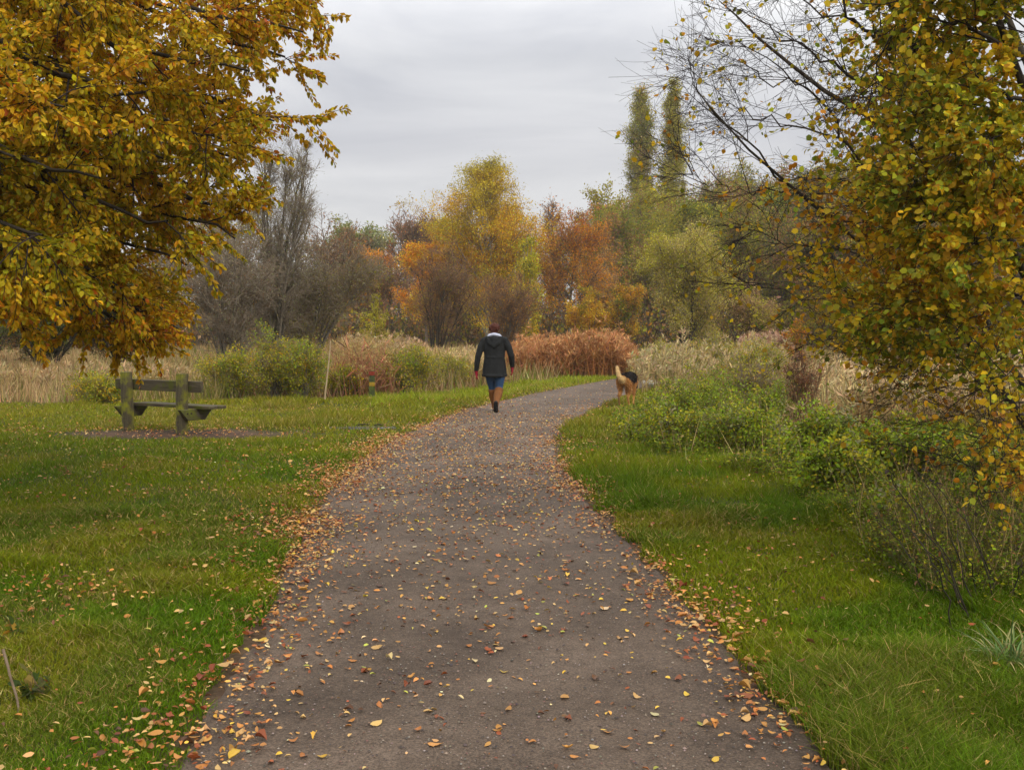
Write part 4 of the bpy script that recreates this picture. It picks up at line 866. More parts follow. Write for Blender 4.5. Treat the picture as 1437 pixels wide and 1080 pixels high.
# ------------------------------------------------------------------ the dog (shepherd type, black saddle, tail raised), heading away to the right
def dog():
    g0 = ground(880, 569)
    rt = empty('dog', 'tan and black shepherd type dog with its pale tail raised, standing at the path bend', 'dog', (g0[0], g0[1], 0.015), math.radians(66)); rt.scale = (1.0, 1.10, 1.0)
    # local: +x = forward, +y = left, +z = up
    S = 1.0
    trunk = chain([(-.27, 0, .53, .085, .095, .10), (-.20, 0, .545, .10, .115, .125), (-.05, 0, .535, .11, .115, .125), (.10, 0, .525, .12, .13, .155), (.24, 0, .53, .105, .12, .15), (.31, 0, .55, .08, .09, .11)])
    neck = chain([(.28, 0, .58, .085, .08, .09), (.38, 0, .57, .07, .07, .08), (.46, -.01, .50, .06, .065, .065)])
    head = chain([(.47, -.01, .485, .066, .068, .062), (.52, -.01, .44, .058, .062, .052), (.565, -.01, .385, .034, .034, .032), (.61, -.01, .335, .024, .026, .022)])
    ears = [chain([(.455, .045, .53, .02, .018, .03), (.44, .055, .585, .008, .010, .02)]), chain([(.455, -.065, .53, .02, .018, .03), (.44, -.075, .585, .008, .010, .02)])]
    nose = chain([(.625, -.01, .325, .014)])
    def hind(y, f):   # f = forward swing
        return [chain([(-.22, y, .50, .095, .062, .115), (-.20 + f * .4, y, .40, .08, .054, .085), (-.17 + f * .7, y, .33, .048, .036, .05), (-.25 + f, y, .235, .028, .026, .04), (-.31 + f, y, .18, .021), (-.295 + f * 1.1, y, .10, .018), (-.275 + f * 1.2, y, .035, .019)]),
                chain([(-.275 + f * 1.2, y, .022, .022, .024, .02), (-.235 + f * 1.2, y, .018, .03, .027, .018)])]
    def fore(y, f):
        return [chain([(.24, y, .50, .06, .045, .11), (.22, y, .38, .042, .036, .05), (.23 + f * .4, y, .27, .030, .028, .03), (.23 + f * .7, y, .16, .021), (.225 + f, y, .06, .018), (.225 + f, y, .03, .02)]),
                chain([(.235 + f, y, .022, .024, .024, .02), (.26 + f, y, .018, .026, .025, .018)])]
    tail = chain([(-.33, .0, .53, .045), (-.385, .012, .555, .040), (-.405, .04, .62, .038), (-.40, .065, .70, .036), (-.39, .08, .77, .030), (-.38, .088, .82, .016)])
    legs = hind(.075, .02) + hind(-.075, .12) + fore(.075, .08) + fore(-.075, -.06)
    def colf(p):
        x, y, z = p[:, 0], p[:, 1], p[:, 2]
        tan = np.array((0.48, 0.23, 0.07)); cream = np.array((0.66, 0.46, 0.22)); blk = np.array((0.022, 0.016, 0.014)); br = np.array((0.20, 0.11, 0.05))
        n = (vnoise(x * 1.0 + z, y + z, .04, 3) - .5)
        c = np.tile(tan, (len(p), 1))
        def put(c, m, col): return c * (1 - m[:, None]) + col * m[:, None]
        c = put(c, sstep(.02, -.04, z - .40 + n * .03) * (np.abs(y) < .05) * (x > -.2) * (x < .3), cream)
        saddle = sstep(.0, .05, z - (.47 + .10 * np.clip((-x - .20) / .12, 0, 1)) + n * .05) * (x > -.30) * (x < .38)
        saddle2 = sstep(.0, .05, z - .43 + n * .05) * sstep(-.15, -.02, x) * (x < .26)
        c = put(c, np.maximum(saddle, saddle2), blk)
        c = put(c, sstep(-.30, -.34, x) * (z > .45), cream)
        c = put(c, sstep(.80, .825, z), br)
        c = put(c, sstep(.25, .15, z) * (x < -.1) * (y > .04) * .7, br * .5)
        c = put(c, sstep(.53, .58, x + n * .02), blk)
        c = put(c, ((z > .52) & (x > .40)) * 0.8, blk)
        return c
    b = fuse('dog_body', [trunk, neck, head, nose, tail] + ears + legs, .009, 3, vcol_mat('dog_fur'), rt, colf); b.name = 'body'
    nv = len(b.data.vertices); co = np.zeros(nv * 3, np.float32); no = np.zeros(nv * 3, np.float32); b.data.vertices.foreach_get('co', co); b.data.vertices.foreach_get('normal', no); co = co.reshape(-1, 3); no = no.reshape(-1, 3)
    rng = np.random.default_rng(2); k = rng.integers(0, nv, 14000); k = k[(co[k, 2] > .2)]; P = co[k]; tl = P[:, 0] < -.335
    d = norm(no[k] * .75 + np.where(tl[:, None], np.array([-.2, .1, .1]), np.array([-.7, 0, -.55])) + rng.normal(0, .15, (len(k), 3))); L = rng.uniform(.018, .04, len(k)) * np.where(tl, .7, 1) * np.where(P[:, 0] > .42, .4, 1)
    col = jitter_col(colf(P), rng, .25); v, f, c = scatter(PLUME4, P - no[k] * .004, d, rng.normal(0, 1, (len(k), 3)), L, col, rng); link('fur', npmesh('dog_fur_coat', v, f, col=c), M['dry'], rt)
dog()

# ------------------------------------------------------------------ mesh helper for sawn timber
import bmesh
def timber(name, size, mat, parent, loc=(0, 0, 0), rot=(0, 0, 0), bev=0.008, shape=None, cuts=10, wob=0.003, seed=0):
    """box with softened, slightly worn edges; shape(v) may carve it"""
    bm = bmesh.new(); bmesh.ops.create_cube(bm, size=1.0)
    for v in bm.verts: v.co = Vector((v.co.x * size[0], v.co.y * size[1], v.co.z * size[2]))
    if shape: shape(bm)
    bmesh.ops.bevel(bm, geom=[e for e in bm.edges], offset=bev, segments=2, affect='EDGES', profile=0.6)
    ax = int(np.argmax(size)); es = [e for e in bm.edges if abs((e.verts[0].co - e.verts[1].co)[ax]) > size[ax] * 0.5]
    if es: bmesh.ops.subdivide_edges(bm, edges=es, cuts=cuts, use_grid_fill=True)
    r = random.Random(seed)
    for v in bm.verts: v.co += Vector([r.uniform(-wob, wob) for _ in range(3)])
    me = bpy.data.meshes.new(name); bm.to_mesh(me); bm.free()
    o = link(name, me, mat, parent, loc); o.rotation_euler = rot; return o

def wood_mat(name, c1, c2, moss, amt, axis=0):
    m, nt, out = new_mat(name)
    tc = nt.nodes.new('ShaderNodeTexCoord'); mp = nt.nodes.new('ShaderNodeMapping'); s = [30, 30, 30]; s[axis] = 2.0
    mp.inputs['Scale'].default_value = s; nt.links.new(tc.outputs['Object'], mp.inputs['Vector'])
    n = noise_node(nt, 1.0, 6, 0.65, mp.outputs[0], 0.5); n2 = noise_node(nt, 5.0, 6, 0.65)
    c = ramp(nt, n, [(0.3, c1), (0.7, c2)])
    c = mix(nt, c, moss, ramp(nt, n2, [(0.5 - amt, (0, 0, 0)), (0.62, (1, 1, 1))]))
    bsdf(nt, out, c, 0.85, 0.2, bump(nt, n, 0.6, 0.01)); return m
WX = wood_mat('weathered_wood_rail', (0.035, 0.027, 0.017), (0.12, 0.095, 0.06), (0.08, 0.085, 0.012), 0.0, 0)
WZ = wood_mat('weathered_wood_post', (0.035, 0.028, 0.018), (0.11, 0.09, 0.05), (0.20, 0.20, 0.012), 0.05, 2)
WY = wood_mat('weathered_wood_cleat', (0.035, 0.028, 0.018), (0.11, 0.09, 0.055), (0.11, 0.12, 0.015), 0.05, 1)

# ------------------------------------------------------------------ the bench, seen from behind
def bench():
    a = ground(179.5, 606.5); b = ground(256, 612.5); c = (a + b) / 2; u = (b - a); sp = np.linalg.norm(u[:2]); th = math.atan2(u[1], u[0])
    rt = empty('park_bench', 'weathered green-stained wooden bench seen from behind under the beech', 'bench', (c[0], c[1], 0.0), th)
    # local +x along the bench, +y = the side one sits facing (away from the path viewer)
    hs = sp / 2
    for i, x in enumerate((-hs, hs)):
        timber('post', (.125, .135, 1.05), WZ, rt, (x, 0, .405), (math.radians(-1.5 if i else 1.0), 0, 0), .012, seed=i, wob=.0025)
        def carve(bm):
            for v in bm.verts:
                if v.co.z < 0: v.co.y *= 0.52
        timber('seat_bearer', (.075, .62, .165), WY, rt, (x + (.102 if i else -.102), .16, .322), (0, 0, 0), .010, carve, seed=5 + i)
        for dy in (-.02, .05):
            bolt = bmesh.new(); bmesh.ops.create_cone(bolt, cap_ends=True, segments=10, radius1=.014, radius2=.011, depth=.012)
            me = bpy.data.meshes.new('bolt'); bolt.to_mesh(me); bolt.free(); bo = link('bolt', me, M['bark_dark'], rt, (x + (.145 if i else -.145), dy, .345)); bo.rotation_euler = (0, PI / 2, 0)
    timber('backrest', (1.92, .05, .165), WX, rt, (-.02, .098, .735), (math.radians(6), 0, 0), .008, seed=8, cuts=16, wob=.002)
    timber('seat', (1.72, .16, .045), WX, rt, (.17, .225, .428), (0, 0, 0), .008, seed=9, cuts=16, wob=.002)
    timber('seat', (1.70, .16, .045), WX, rt, (.18, .395, .427), (0, 0, 0), .008, seed=10, cuts=16, wob=.002)
bench()

# marker post with red and yellow bands
def marker():
    p = at(522, 547, 23.6)
    rt = empty('marker_post', 'short wooden marker post with red and yellow bands among the dead stems', 'marker post', (p[0], p[1], 0.0), 0.1)
    timber('post', (.12, .12, .70), wood_mat('post_green_wood', (0.02, 0.03, 0.015), (0.06, 0.07, 0.03), (0.07, 0.09, 0.01), .1, 2), rt, (0, 0, .31), (0, 0, 0), .01, seed=3)
    def painted(nm, c): return cloth_mat(nm, c, 0.6, 30, .3, .3, .35)
    timber('red_band', (.132, .132, .10), painted('red_paint', (.17, .022, .010)), rt, (0, 0, .60), (0, 0, 0), .012, seed=4)
    timber('yellow_band', (.130, .130, .09), painted('yellow_paint', (.26, .16, .01)), rt, (0, 0, .36), (0, 0, 0), .01, seed=6)
marker()

def stick(name, label, cat, polys, mat, root_at=None, group=None, sides=6):
    rng = np.random.default_rng(len(label)); base = np.array(polys[0][0][0]) if root_at is None else np.array(root_at)
    P = np.array([resample(p, 12, rng, 0.003) for p, r0, r1 in polys]) - base; R = np.array([np.linspace(r0, r1, 12) for p, r0, r1 in polys])
    v, q = tubes(P, R, sides); o = link(name, npmesh(name, v, quads=q, smooth=True), mat, None, tuple(base)); tag(o, label, cat, group); return o
stick('dead_stalk', 'pale bleached dead stalk standing upright left of the marker post', 'dead plant', [([at(456, 560, 22.5), at(459, 530, 22.5), at(462, 502, 22.5), at(464, 478, 22.5)], .020, .012), ([at(460, 522, 22.5), at(463, 512, 22.45), at(467, 505, 22.4)], .008, .004)], bark_mat('bleached_stalk', (.28, .20, .11), (.48, .37, .23)))

# arching bare sapling shoots on the right
def shoots():
    rng = np.random.default_rng(4); b = ground(1352, 868)
    L = [((1366, 870), (1330, 812), (1285, 752), (1262, 738)), ((1362, 872), (1340, 810), (1308, 745), (1282, 690)), ((1340, 880), (1328, 830), (1300, 770), (1270, 735)), ((1368, 866), (1352, 800), (1322, 720), (1280, 655)),
         ((1405, 858), (1388, 800), (1358, 735), (1352, 706)), ((1300, 838), (1280, 790), (1250, 748), (1228, 730)), ((1364, 860), (1366, 810), (1350, 770), (1342, 740)), ((1408, 862), (1424, 820), (1432, 790), (1440, 770)),
         ((1366, 868), (1320, 780), (1260, 690), (1248, 660)), ((1400, 856), (1370, 760), (1320, 690), (1272, 650))]
    P, R = [], []
    for k, l in enumerate(L):
        gb = ground(*l[0]); D = gb[1]; P.append(resample([gb - np.array([0, 0, .03])] + [at(x, y, D + 0.12 * (j + 1) * rng.uniform(-1, 1)) for j, (x, y) in enumerate(l[1:])], 12, rng, .008)); R.append(np.linspace(.0048, .0018, 12))
    P, R = np.array(P) - b, np.array(R)
    A, B, _ = grow(P, R, 4, .3, 1, lambda t, pl: .16 + 0 * t, .7, rng, 4, .15, .02, .1, .5, .0014); A2, B2, _ = grow(A, B, 3, .3, 1, lambda t, pl: .07 + 0 * t, .7, rng, 3, .15, 0, 0, .5, .0011)
    rt = empty('sapling', 'clump of thin dark arching bare shoots rising from the grass at lower right', 'sapling', tuple(b))
    v, q = join_tubes([(P, R, 5)]); link('stems', npmesh('stems', v, quads=q, smooth=True), M['bark_dark'], rt)
    v, q = join_tubes([(A, B, 3), (A2, B2, 3)]); link('twigs', npmesh('sapling_twigs', v, quads=q), M['twig_dark'], rt)
    v, f, c = leaf_cloud(A2, rng, 130, .03, [(BROWN, 2), ((.04, .03, .02), 3), (GREEN, 2)], LEAF6, .3, .01); link('leaves', npmesh('sapling_leaves', v, f, col=c), M['leaf'], rt)
shoots()

def tussock(px, py, n, h, cols, label, name, sd, wd=.006, lean=.9):
    rng = np.random.default_rng(sd); b = ground(px, py); P = rng.normal(0, .05, (n, 3)) * np.array([1, 1, 0])
    a = rng.uniform(0, 2 * PI, n); l = rng.uniform(.2, 1, n) * lean; d = norm(np.stack([np.cos(a) * l, np.sin(a) * l, 1 + 0 * a], -1)); K = 7
    Q = walk(P, d, h * rng.uniform(.6, 1.2, n), rng, K, .06, -.26)
    sd_ = norm(np.cross(Q[:, 1] - Q[:, 0], np.array([0, 0, 1.0]))); wv = wd * np.array([.7, 1, 1, .9, .7, .45, .1])
    V = np.stack([Q - sd_[:, None] * wv[None, :, None], Q + sd_[:, None] * wv[None, :, None]], 2).reshape(-1, 3)
    i = (np.arange(n)[:, None] * K * 2 + np.arange(K - 1)[None] * 2).ravel(); q = np.stack([i, i + 1, i + 3, i + 2], -1)
    col = jitter_col(np.array(cols)[rng.integers(0, len(cols), n)], rng, .2); o = link(name, npmesh(name, V, quads=q, col=np.repeat(col, K * 2, 0)), M['blade'], None, (b[0], b[1], float(gz(b[0:1], b[1:2])[0]) - .005)); tag(o, label, 'grass clump'); return o
GG = [(.12, .19, .05), (.17, .24, .08), (.30, .26, .11)]
tussock(1418, 948, 150, .30, GG, 'grey green grass tussock with arching blades at the lower right edge', 'grass_tussock', 1, .0045)
tussock(1275, 800, 90, .17, GG, 'small grey green grass tuft left of the arching bare shoots', 'grass_tussock', 2, .004)
tussock(1420, 800, 90, .22, [(.10, .17, .02), (.2, .22, .04)], 'tall green grass tuft at the right edge beside the arching shoots', 'grass_tussock', 3, .004)

# weeds at the lower left
def weed(px, py, label, h, n, ls, sd, pal):
    rng = np.random.default_rng(sd); b = ground(px, py); rt = empty('weed', label, 'weed', (b[0], b[1], 0.0))
    S = walk(rng.normal(0, .02, (n, 3)) * np.array([1, 1, 0]), norm(rng.normal(0, .5, (n, 3)) + np.array([0, 0, 1])), h * rng.uniform(.6, 1.1, n), rng, 6, .12, 0.0); R = np.full((n, 1), .0028) * np.linspace(1, .4, 6)[None]
    v, q = tubes(S, R, 4); link('stems', npmesh('weed_stems', v, quads=q), M['twig_brown'], rt)
    v, f, c = leaf_cloud(S, rng, n * 7, ls, pal, LEAF6, .2, .008); link('leaves', npmesh('weed_leaves', v, f, col=c), M['leaf'], rt)
weed(62, 985, 'dark leafed weed in the grass at the lower left', .15, 9, .055, 5, [((.06, .09, .012), 3), (DARKG, 2), ((.15, .11, .02), 1)])
weed(18, 905, 'weed with yellowing lower leaves at the left edge', .11, 7, .055, 6, [((.06, .09, .012), 2), ((.28, .17, .02), 1), (GREEN, 1)])
weed(100, 668, 'small brown weed in the lawn left of the bench foreground', .2, 6, .035, 7, [(BROWN, 3), (OLIVE, 1)])
a_ = ground(28, 1008)
stick('dead_stalk', 'single pale dead stem leaning in the grass at the lower left corner', 'dead plant', [([a_, at(22, 975, a_[1]), at(12, 940, a_[1]), at(4, 910, a_[1])], .0042, .0062)], bark_mat('dry_stem', (.16, .11, .07), (.32, .24, .17)))

# dark burnt / wet patch on the lawn at the path edge, with a puddle beside it
def patch(name, px, py, rx, ry, mat, z, seed, n=40, kind='structure'):
    c = ground(px, py); rng = np.random.default_rng(seed); a = np.arange(n) * 2 * PI / n; r = 1 + 0.35 * (vnoise(np.cos(a) * 2, np.sin(a) * 2, .6, seed) - .5) * 2
    rings = [np.stack([c[0] + np.cos(a) * rx * r * k, c[1] + np.sin(a) * ry * r * k], -1) for k in (1, .8, .5, .2)]
    P = np.concatenate(rings); zz_ = surf_z(P[:, 0], P[:, 1]) if name != 'puddle' else np.full(len(P), float(surf_z(c[0:1], c[1:2])[0]))
    V = np.concatenate([P, (zz_ + z)[:, None]], 1); V[:n, 2] -= 0.02; V = np.concatenate([V, [[c[0], c[1], float(zz_.mean()) + z]]])
    Q = [(k * n + i, k * n + (i + 1) % n, (k + 1) * n + (i + 1) % n, (k + 1) * n + i) for k in range(3) for i in range(n)]
    T_ = [(3 * n + i, 3 * n + (i + 1) % n, 4 * n) for i in range(n)]
    o = link(name, npmesh(name, V, T_, Q, smooth=True), mat); o['kind'] = kind; return o
m, nt, out = new_mat('wet_black_soil'); n_ = noise_node(nt, 18, 6, .7)
bsdf(nt, out, ramp(nt, n_, [(.35, (.012, .010, .012)), (.7, (.07, .05, .045))]), .55, .4, bump(nt, n_, .8, .03))
patch('soil_patch', 495, 602, .55, .24, m, .018, 3)
m, nt, out = new_mat('puddle_water'); bsdf(nt, out, (.05, .04, .035), .22, .5); patch('puddle', 541, 602, .16, .12, m, .020, 6)
m, nt, out = new_mat('pale_path_stone'); n_ = noise_node(nt, 12, 5, .6); bsdf(nt, out, ramp(nt, n_, [(.3, (.32, .31, .30)), (.7, (.66, .66, .67))]), .8, .3, bump(nt, n_, .5, .02))
for (px, py, sx_, lb) in ((914, 541, .15, 'larger pale rock at the path edge just beyond the dog'), (905, 539, .10, 'smaller grey rock touching the pale rock beyond the dog')):
    gpt = ground(px, py); o = fuse('rock', [chain([(0, 0, sx_ * .5, sx_, sx_ * .8, sx_ * .7), (sx_ * .6, .02, sx_ * .35, sx_ * .6, sx_ * .5, sx_ * .5)]), chain([(-sx_ * .5, -.02, sx_ * .5, sx_ * .5, sx_ * .6, sx_ * .5)])], sx_ * .16, 1, m, None); o.location = (gpt[0], gpt[1], 0); tag(o, lb, 'rock')

# burnt sticks on the dark patch
c0 = ground(508, 601); rngs = np.random.default_rng(8)
for k, lb in enumerate(('charred stick lying across the dark soil patch', 'shorter charred stick at the right end of the dark soil patch')):
    p0 = c0 + np.array([-.1 + .3 * k, .05 * k, .045]); p1 = p0 + np.array([.22 - .08 * k, .1 - .16 * k, .01])
    stick('charred_stick', lb, 'stick', [([p0, (p0 * .6 + p1 * .4) + np.array([0, .01, .012]), p1], (.014), .008)], bark_mat('charred_%s' % ('a', 'b')[k], (.006, .006, .006), (.03, .028, .026)))

# ------------------------------------------------------------------ fallen leaves
def litter():
    rng = np.random.default_rng(12); N = 520000
    D = rng.uniform(3.0, 33, N); X = rng.uniform(-0.56, 0.56, N) * D
    area = (33 ** 2 - 9) * 0.56; d = path_out(X, D)
    dens_max = N / area  # not uniform: density of candidates falls with D, corrected below
    cand = N / 30.0 / (1.12 * D)
    px, py = proj(X, D, 0 * X); left = X < np.interp(D, eY, eL) + 1.2
    n1 = fbm(X, D, 0.7, 101); n2 = vnoise(X, D, 2.2, 111)
    band = np.exp(-((d - 0.02) / np.where(d > 0, np.where(left, .30, .22), .22)) ** 2)
    bamp = np.where(left, np.interp(D, [3, 6, 9, 13, 18, 24], [260, 330, 620, 650, 260, 40]), np.interp(D, [3, 5, 8, 12, 17, 22], [260, 330, 420, 330, 110, 10]))
    onp = np.interp(D, [3, 5, 8, 11, 15, 19, 24, 33], [42, 66, 150, 250, 240, 120, 24, 6])
    lawn_ = np.where(left, np.interp(D, [3, 8, 14, 22, 26], [26, 30, 26, 18, 5]), np.interp(D, [3, 8, 14, 20], [50, 34, 22, 8])) * np.exp(-np.maximum(d - .4, 0) / np.where(left, 3.5, 2.4)) + np.where(left, 7, 5)
    dens = np.where(d < 0, onp * (0.35 + 1.3 * n1), lawn_ * (0.1 + 1.8 * sstep(.35, .75, n1)))
    dens = dens + 1.45 * band * bamp * (0.25 + 1.5 * sstep(.25, .7, n1))
    bs = bench_soil(X, D); dens = dens + 80 * np.exp(-(bs / 1.1) ** 2) * (.3 + 1.4 * n1)
    p1 = np.exp(-(((px - 60) / 120) ** 2 + ((py - 838) / 20) ** 2)); dens += 260 * p1 * n1 * 1.6
    p2 = np.exp(-(((px - 40) / 260) ** 2 + ((py - 800) / 90) ** 2)); dens += 35 * p2 * sstep(.45, .7, n1)
    p3 = np.exp(-(((px - 30) / 170) ** 2 + ((py - 612) / 10) ** 2)); dens += 110 * p3 * n1
    zr = zone(X, D); dens = np.where((zr == 1) & (D > 6), dens * .35, dens); dens = np.where(((zr == 2) | (zr == 3)) & (d > 0.15), 0, dens)
    dens = dens * 1.35
    keep = rng.uniform(0, 1, N) < dens / cand
    X, D, d, px, py = X[keep], D[keep], d[keep], px[keep], py[keep]; n = len(X)
    S = rng.choice([.020, .028, .037, .050], n, p=[.32, .36, .24, .08]) * rng.uniform(.8, 1.15, n)
    pal = np.array([(.56, .34, .12), (.54, .25, .055), (.42, .16, .035), (.27, .07, .02), (.66, .42, .05), (.68, .54, .28), (.12, .05, .02), (.38, .36, .06)])
    names = ['tan', 'orange-brown', 'russet', 'deep red-brown', 'yellow', 'pale cream', 'dark brown', 'greenish yellow']
    pr = np.array([.22, .21, .20, .13, .07, .04, .11, .02]); ed = band_w = (np.abs(d) < .3)
    dens = dens; pick = rng.choice(8, n, p=pr); pick = np.where(ed & (rng.uniform(0, 1, n) < .45), rng.choice([2, 3, 1, 0], n), pick)
    sw = (d > .05) & np.isin(pick, [4, 5]) & (rng.uniform(0, 1, n) < .75); pick = np.where(sw, rng.choice([1, 2, 3, 6], n), pick)
    off = (d > 0) * np.where(d > .25, rng.uniform(.015, .075, n), rng.uniform(.0, .04, n)) + rng.uniform(0, .006, n) * 1 + ed * rng.uniform(0, .012, n)
    Z = surf_z(X, D) + .006 + off
    vis = (px > 4) & (px < 1433) & (py < 1076) & (d < .35)
    score = np.where(vis, S / D, 0); idx = np.argsort(-score)[:300]; sel = np.zeros(n, bool); sel[idx] = True
    # stuff
    m_ = ~sel; k = m_.sum(); P = np.stack([X, D, Z], -1)[m_]
    tilt = np.where(d[m_] > 0, .5, .28)[:, None]
    v, f, c = scatter(LEAF6, P, rng.normal(0, 1, (k, 3)) * np.array([1, 1, .18]), norm(rng.normal(0, 1, (k, 3)) * tilt + np.array([0, 0, 1.0])), S[m_], jitter_col(pal[pick[m_]], rng, .18, .06), rng, rng.uniform(-1.2, 3.0, k))
    o = link('fallen_leaves', npmesh('fallen_leaves', v, f, col=c), M['dry']); tag(o, 'scattered dead leaves drifted along the path edges and over the lawn', 'leaf litter', None, 'stuff')
    # the ones that show largest: leaf shapes with curl, lobes and a stalk
    meshes = []
    for s in range(14):
        r = np.random.default_rng(300 + s); K = 9; u = np.linspace(0, 1, K); wid = np.sin(u ** .85 * PI) ** .75 * r.uniform(.24, .36) * (1 + (.22 * np.sin(u * PI * r.integers(5, 9)) if s % 3 == 0 else .06 * r.normal(0, 1, K))); wid[0] = wid[-1] = .004
        bend = r.uniform(-.5, 1.0); cup = r.uniform(-.5, 1.4); tw = r.uniform(-1.1, 1.1)
        V = []
        for i in range(K):
            for t in (-1, -.5, 0, .5, 1):
                z = bend * (u[i] - .5) ** 2 * 1.2 + cup * wid[i] * abs(t) ** 1.5 + tw * wid[i] * t * (u[i] - .4) + r.normal(0, .014)
                V.append((u[i] - .5, wid[i] * t + .04 * math.sin(u[i] * 3 + s), z))
        V = np.array(V); V[:, 2] -= V[:, 2].min()
        Q = [(i * 5 + j, i * 5 + j + 1, (i + 1) * 5 + j + 1, (i + 1) * 5 + j) for i in range(K - 1) for j in range(4)]
        b = len(V); z0 = V[2, 2]; st = np.array([(-.5, 0, z0), (-.5, .012, z0), (-.72, r.uniform(-.08, .08), z0 * .5 + .03), (-.72, r.uniform(-.05, .09) + .012, z0 * .5 + .03)]); V = np.concatenate([V, st]); Q.append((b, b + 1, b + 3, b + 2))
        me = npmesh('fallen_leaf', V, quads=Q, smooth=True); me.materials.append(M['dry_one']); meshes.append((me, abs(bend) + abs(cup)))
    rowy = [(0, 800, 'well up the path'), (800, 880, 'on the middle stretch'), (880, 950, 'in the near middle'), (950, 1010, 'close to the viewer'), (1010, 1090, 'at the very front')]
    for q, i in enumerate(idx):
        me, curl = meshes[int(rng.integers(0, 14))]
        o = bpy.data.objects.new('fallen_leaf', me); C.objects.link(o); s = float(S[i]) * 1.12
        o.location = (float(X[i]), float(D[i]), float(Z[i]) - .003); o.rotation_euler = (float(rng.normal(0, .14)), float(rng.normal(0, .14)), float(rng.uniform(0, 2 * PI))); o.scale = (s, s, s)
        cc = jitter_col(pal[pick[i]][None], rng, .15, .05)[0]; o.color = (float(cc[0]), float(cc[1]), float(cc[2]), 1)
        xl, xr = np.interp(D[i], eY, eL), np.interp(D[i], eY, eR); f_ = (X[i] - xl) / (xr - xl)
        side = 'in grass by the left path edge' if f_ < 0 else 'in grass by the right path edge' if f_ > 1 else 'on the left path edge' if f_ < .13 else 'left of the path centre' if f_ < .42 else 'at the centre of the path' if f_ < .58 else 'right of the path centre' if f_ < .87 else 'on the right path edge'
        row = [r_[2] for r_ in rowy if r_[0] <= py[i] < r_[1]]; row = row[0] if row else 'at the very front'
        size = 'large' if S[i] > .046 else ''
        shape = 'curled' if curl > .9 else 'flat'
        tag(o, ' '.join(f"{size} {shape} {names[pick[i]]} leaf {side}, {row}".replace('well up the path', 'farther up').replace('on the middle stretch', 'midway').split()), 'leaf', 'fallen leaves lying nearest on the path')
litter()

# grit on the path
def grit():
    rng = np.random.default_rng(31); n = 42000; X, D = sample_ground(n, 3.0, 22, rng, .5); k = path_out(X, D) < -.02; X, D = X[k], D[k]; n = len(X)
    P = np.stack([X, D, surf_z(X, D) + .006], -1); S = np.exp(rng.normal(0, .4, n)) * .0032
    pal = np.array([(.22, .18, .15), (.06, .045, .04), (.30, .25, .21), (.16, .09, .06)]); col = jitter_col(pal[rng.choice(4, n, p=[.30, .44, .02, .24])], rng, .2)
    oct_v = np.array([(1, 0, 0), (0, 1, 0), (-1, 0, 0), (0, -1, 0), (0.1, 0.1, .7)]); oct_f = np.array([(0, 1, 4), (1, 2, 4), (2, 3, 4), (3, 0, 4)])
    v, f, c = scatter((oct_v, oct_f), P, rng.normal(0, 1, (n, 3)) * np.array([1, 1, .05]), np.tile(np.array([0, 0, 1.0]), (n, 1)), S, col, rng)
    o = link('gravel', npmesh('gravel', v, f, col=c), M['dry']); tag(o, 'fine loose grit pressed into the path surface', 'gravel', None, 'stuff')
grit()

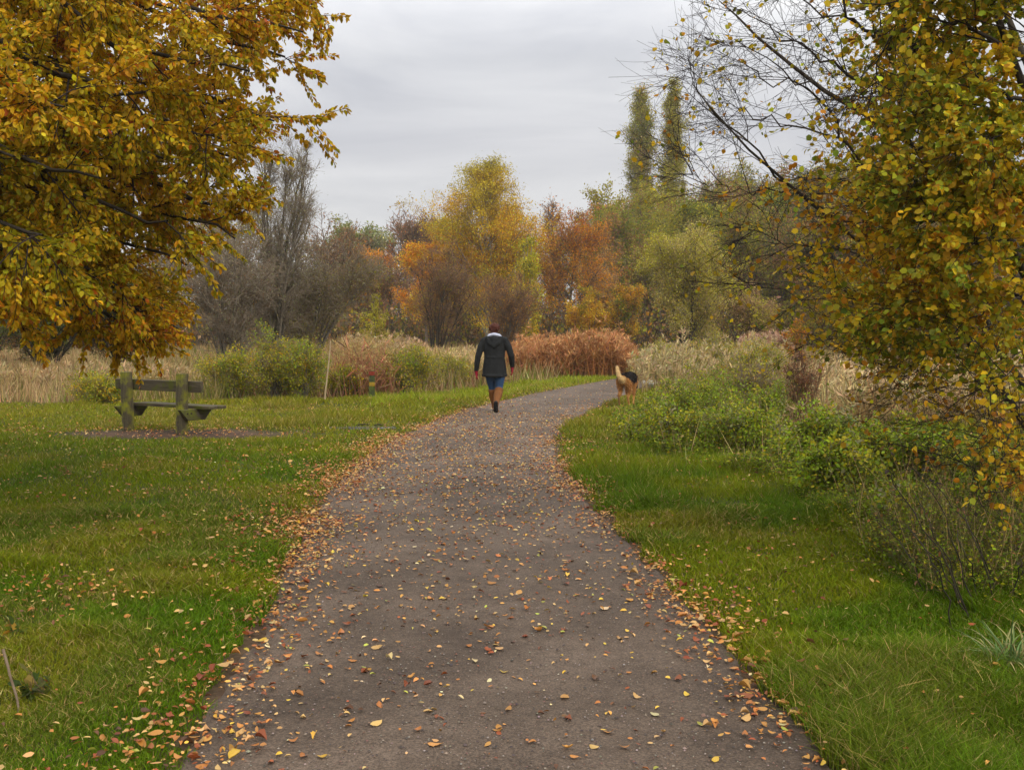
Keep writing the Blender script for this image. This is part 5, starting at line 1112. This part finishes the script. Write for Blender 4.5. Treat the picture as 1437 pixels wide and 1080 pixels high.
# ------------------------------------------------------------------ tangle of herbs, nettles and dry stems on the right bank
def tangle():
    rng = np.random.default_rng(66); n = 60000; X, D = sample_ground(n, 6.0, 26, rng, .56); z = zone(X, D); d = path_out(X, D); px, py = proj(X, D, 0 * X)
    lump = fbm(X, D, 1.1, 130); k = (X > 0) & ((z == 1) | ((z >= 2) & (D < 20))) & (d > .5) & (rng.uniform(0, 1, n) < .15 + 1.1 * sstep(.3, .7, lump))
    k |= (X > 0) & (z == 0) & (d > 1.6) & (rng.uniform(0, 1, n) < .10 * sstep(.45, .7, lump))
    k &= ~((px > 1165) & (py < 655) & (py > 585) & (rng.uniform(0, 1, n) < .85))
    X, D, z, lump, d = X[k], D[k], z[k], lump[k], d[k]; n = len(X)
    h = (.07 + .42 * sstep(.30, .8, lump)) * rng.uniform(.5, 1.25, n) * np.where(z == 0, .35, 1) * np.clip((d - .3) / 1.2, .3, 1)
    S = walk(np.stack([X, D, gz(X, D)], -1), norm(rng.normal(0, .4, (n, 3)) + np.array([0, 0, 1.0])), h, rng, 4, .2, 0); R = np.full((n, 1), .0028) * np.linspace(1, .5, 4)[None]
    m_ = n * 13; tid = rng.integers(0, n, m_); pos, tan, _ = interp_poly(S, np.ones(S.shape[:2]), tid, rng.uniform(.15, 1, m_) ** .7); pos += rng.normal(0, .02, (m_, 3))
    pal = np.array([FRESH, YGREEN, GREEN, (.10, .15, .012), OLIVE, TAN]); col = jitter_col(pal[rng.choice(6, m_, p=[.34, .16, .22, .16, .08, .04])], rng, .25)
    sz = np.clip(.0032 * pos[:, 1], .024, .05) * rng.uniform(.6, 1.3, m_); nv = rng.normal(0, .7, (m_, 3)); nv[:, 2] += .8
    v, f, c = scatter(LEAF4, pos, rng.normal(0, 1, (m_, 3)) * np.array([1, 1, .4]), nv, sz, col, rng)
    k2 = rng.uniform(0, 1, n) < .16; P2 = S[k2, 0]; a = blades(P2, h[k2] * 1.7 + .12, np.clip(.0009 * P2[:, 1], .005, .02), jitter_col(np.tile(np.array((.42, .29, .13)), (k2.sum(), 1)), rng, .3), rng, 1, .25, .3)
    V, t_, q_, c_ = combine([(v, f, None, c), a]); tv, tq = tubes(S, R, 3)
    V, t_, q_, c_ = combine([(V, t_, q_, c_), (tv, None, tq, np.tile(np.array((.16, .13, .05)), (len(tv), 1)))])
    o = link('undergrowth', npmesh('undergrowth', V, t_, q_, c_), M['leaf']); tag(o, 'tangle of low green herbs, nettles and dry stems on the right bank', 'undergrowth', None, 'stuff')
tangle()

def haze():
    bm = bmesh.new(); bmesh.ops.create_cube(bm, size=1.0)
    for v in bm.verts: v.co = Vector((v.co.x * 700, v.co.y * 900 + 20, -4 if v.co.z < 0 else 60))
    me = bpy.data.meshes.new('haze'); bm.to_mesh(me); bm.free()
    m, nt, out = new_mat('autumn_haze'); p = nt.nodes.new('ShaderNodeVolumePrincipled'); p.inputs['Density'].default_value = HAZE; p.inputs['Color'].default_value = (.95, .94, .92, 1); p.inputs['Anisotropy'].default_value = .2
    nt.links.new(p.outputs[0], out.inputs['Volume']); o = link('haze', me, m); o['kind'] = 'stuff'; o['label'] = 'thin autumn haze in the air'; o['category'] = 'haze'
HAZE = 0.00055
haze(); sc.cycles.volume_bounces = 1
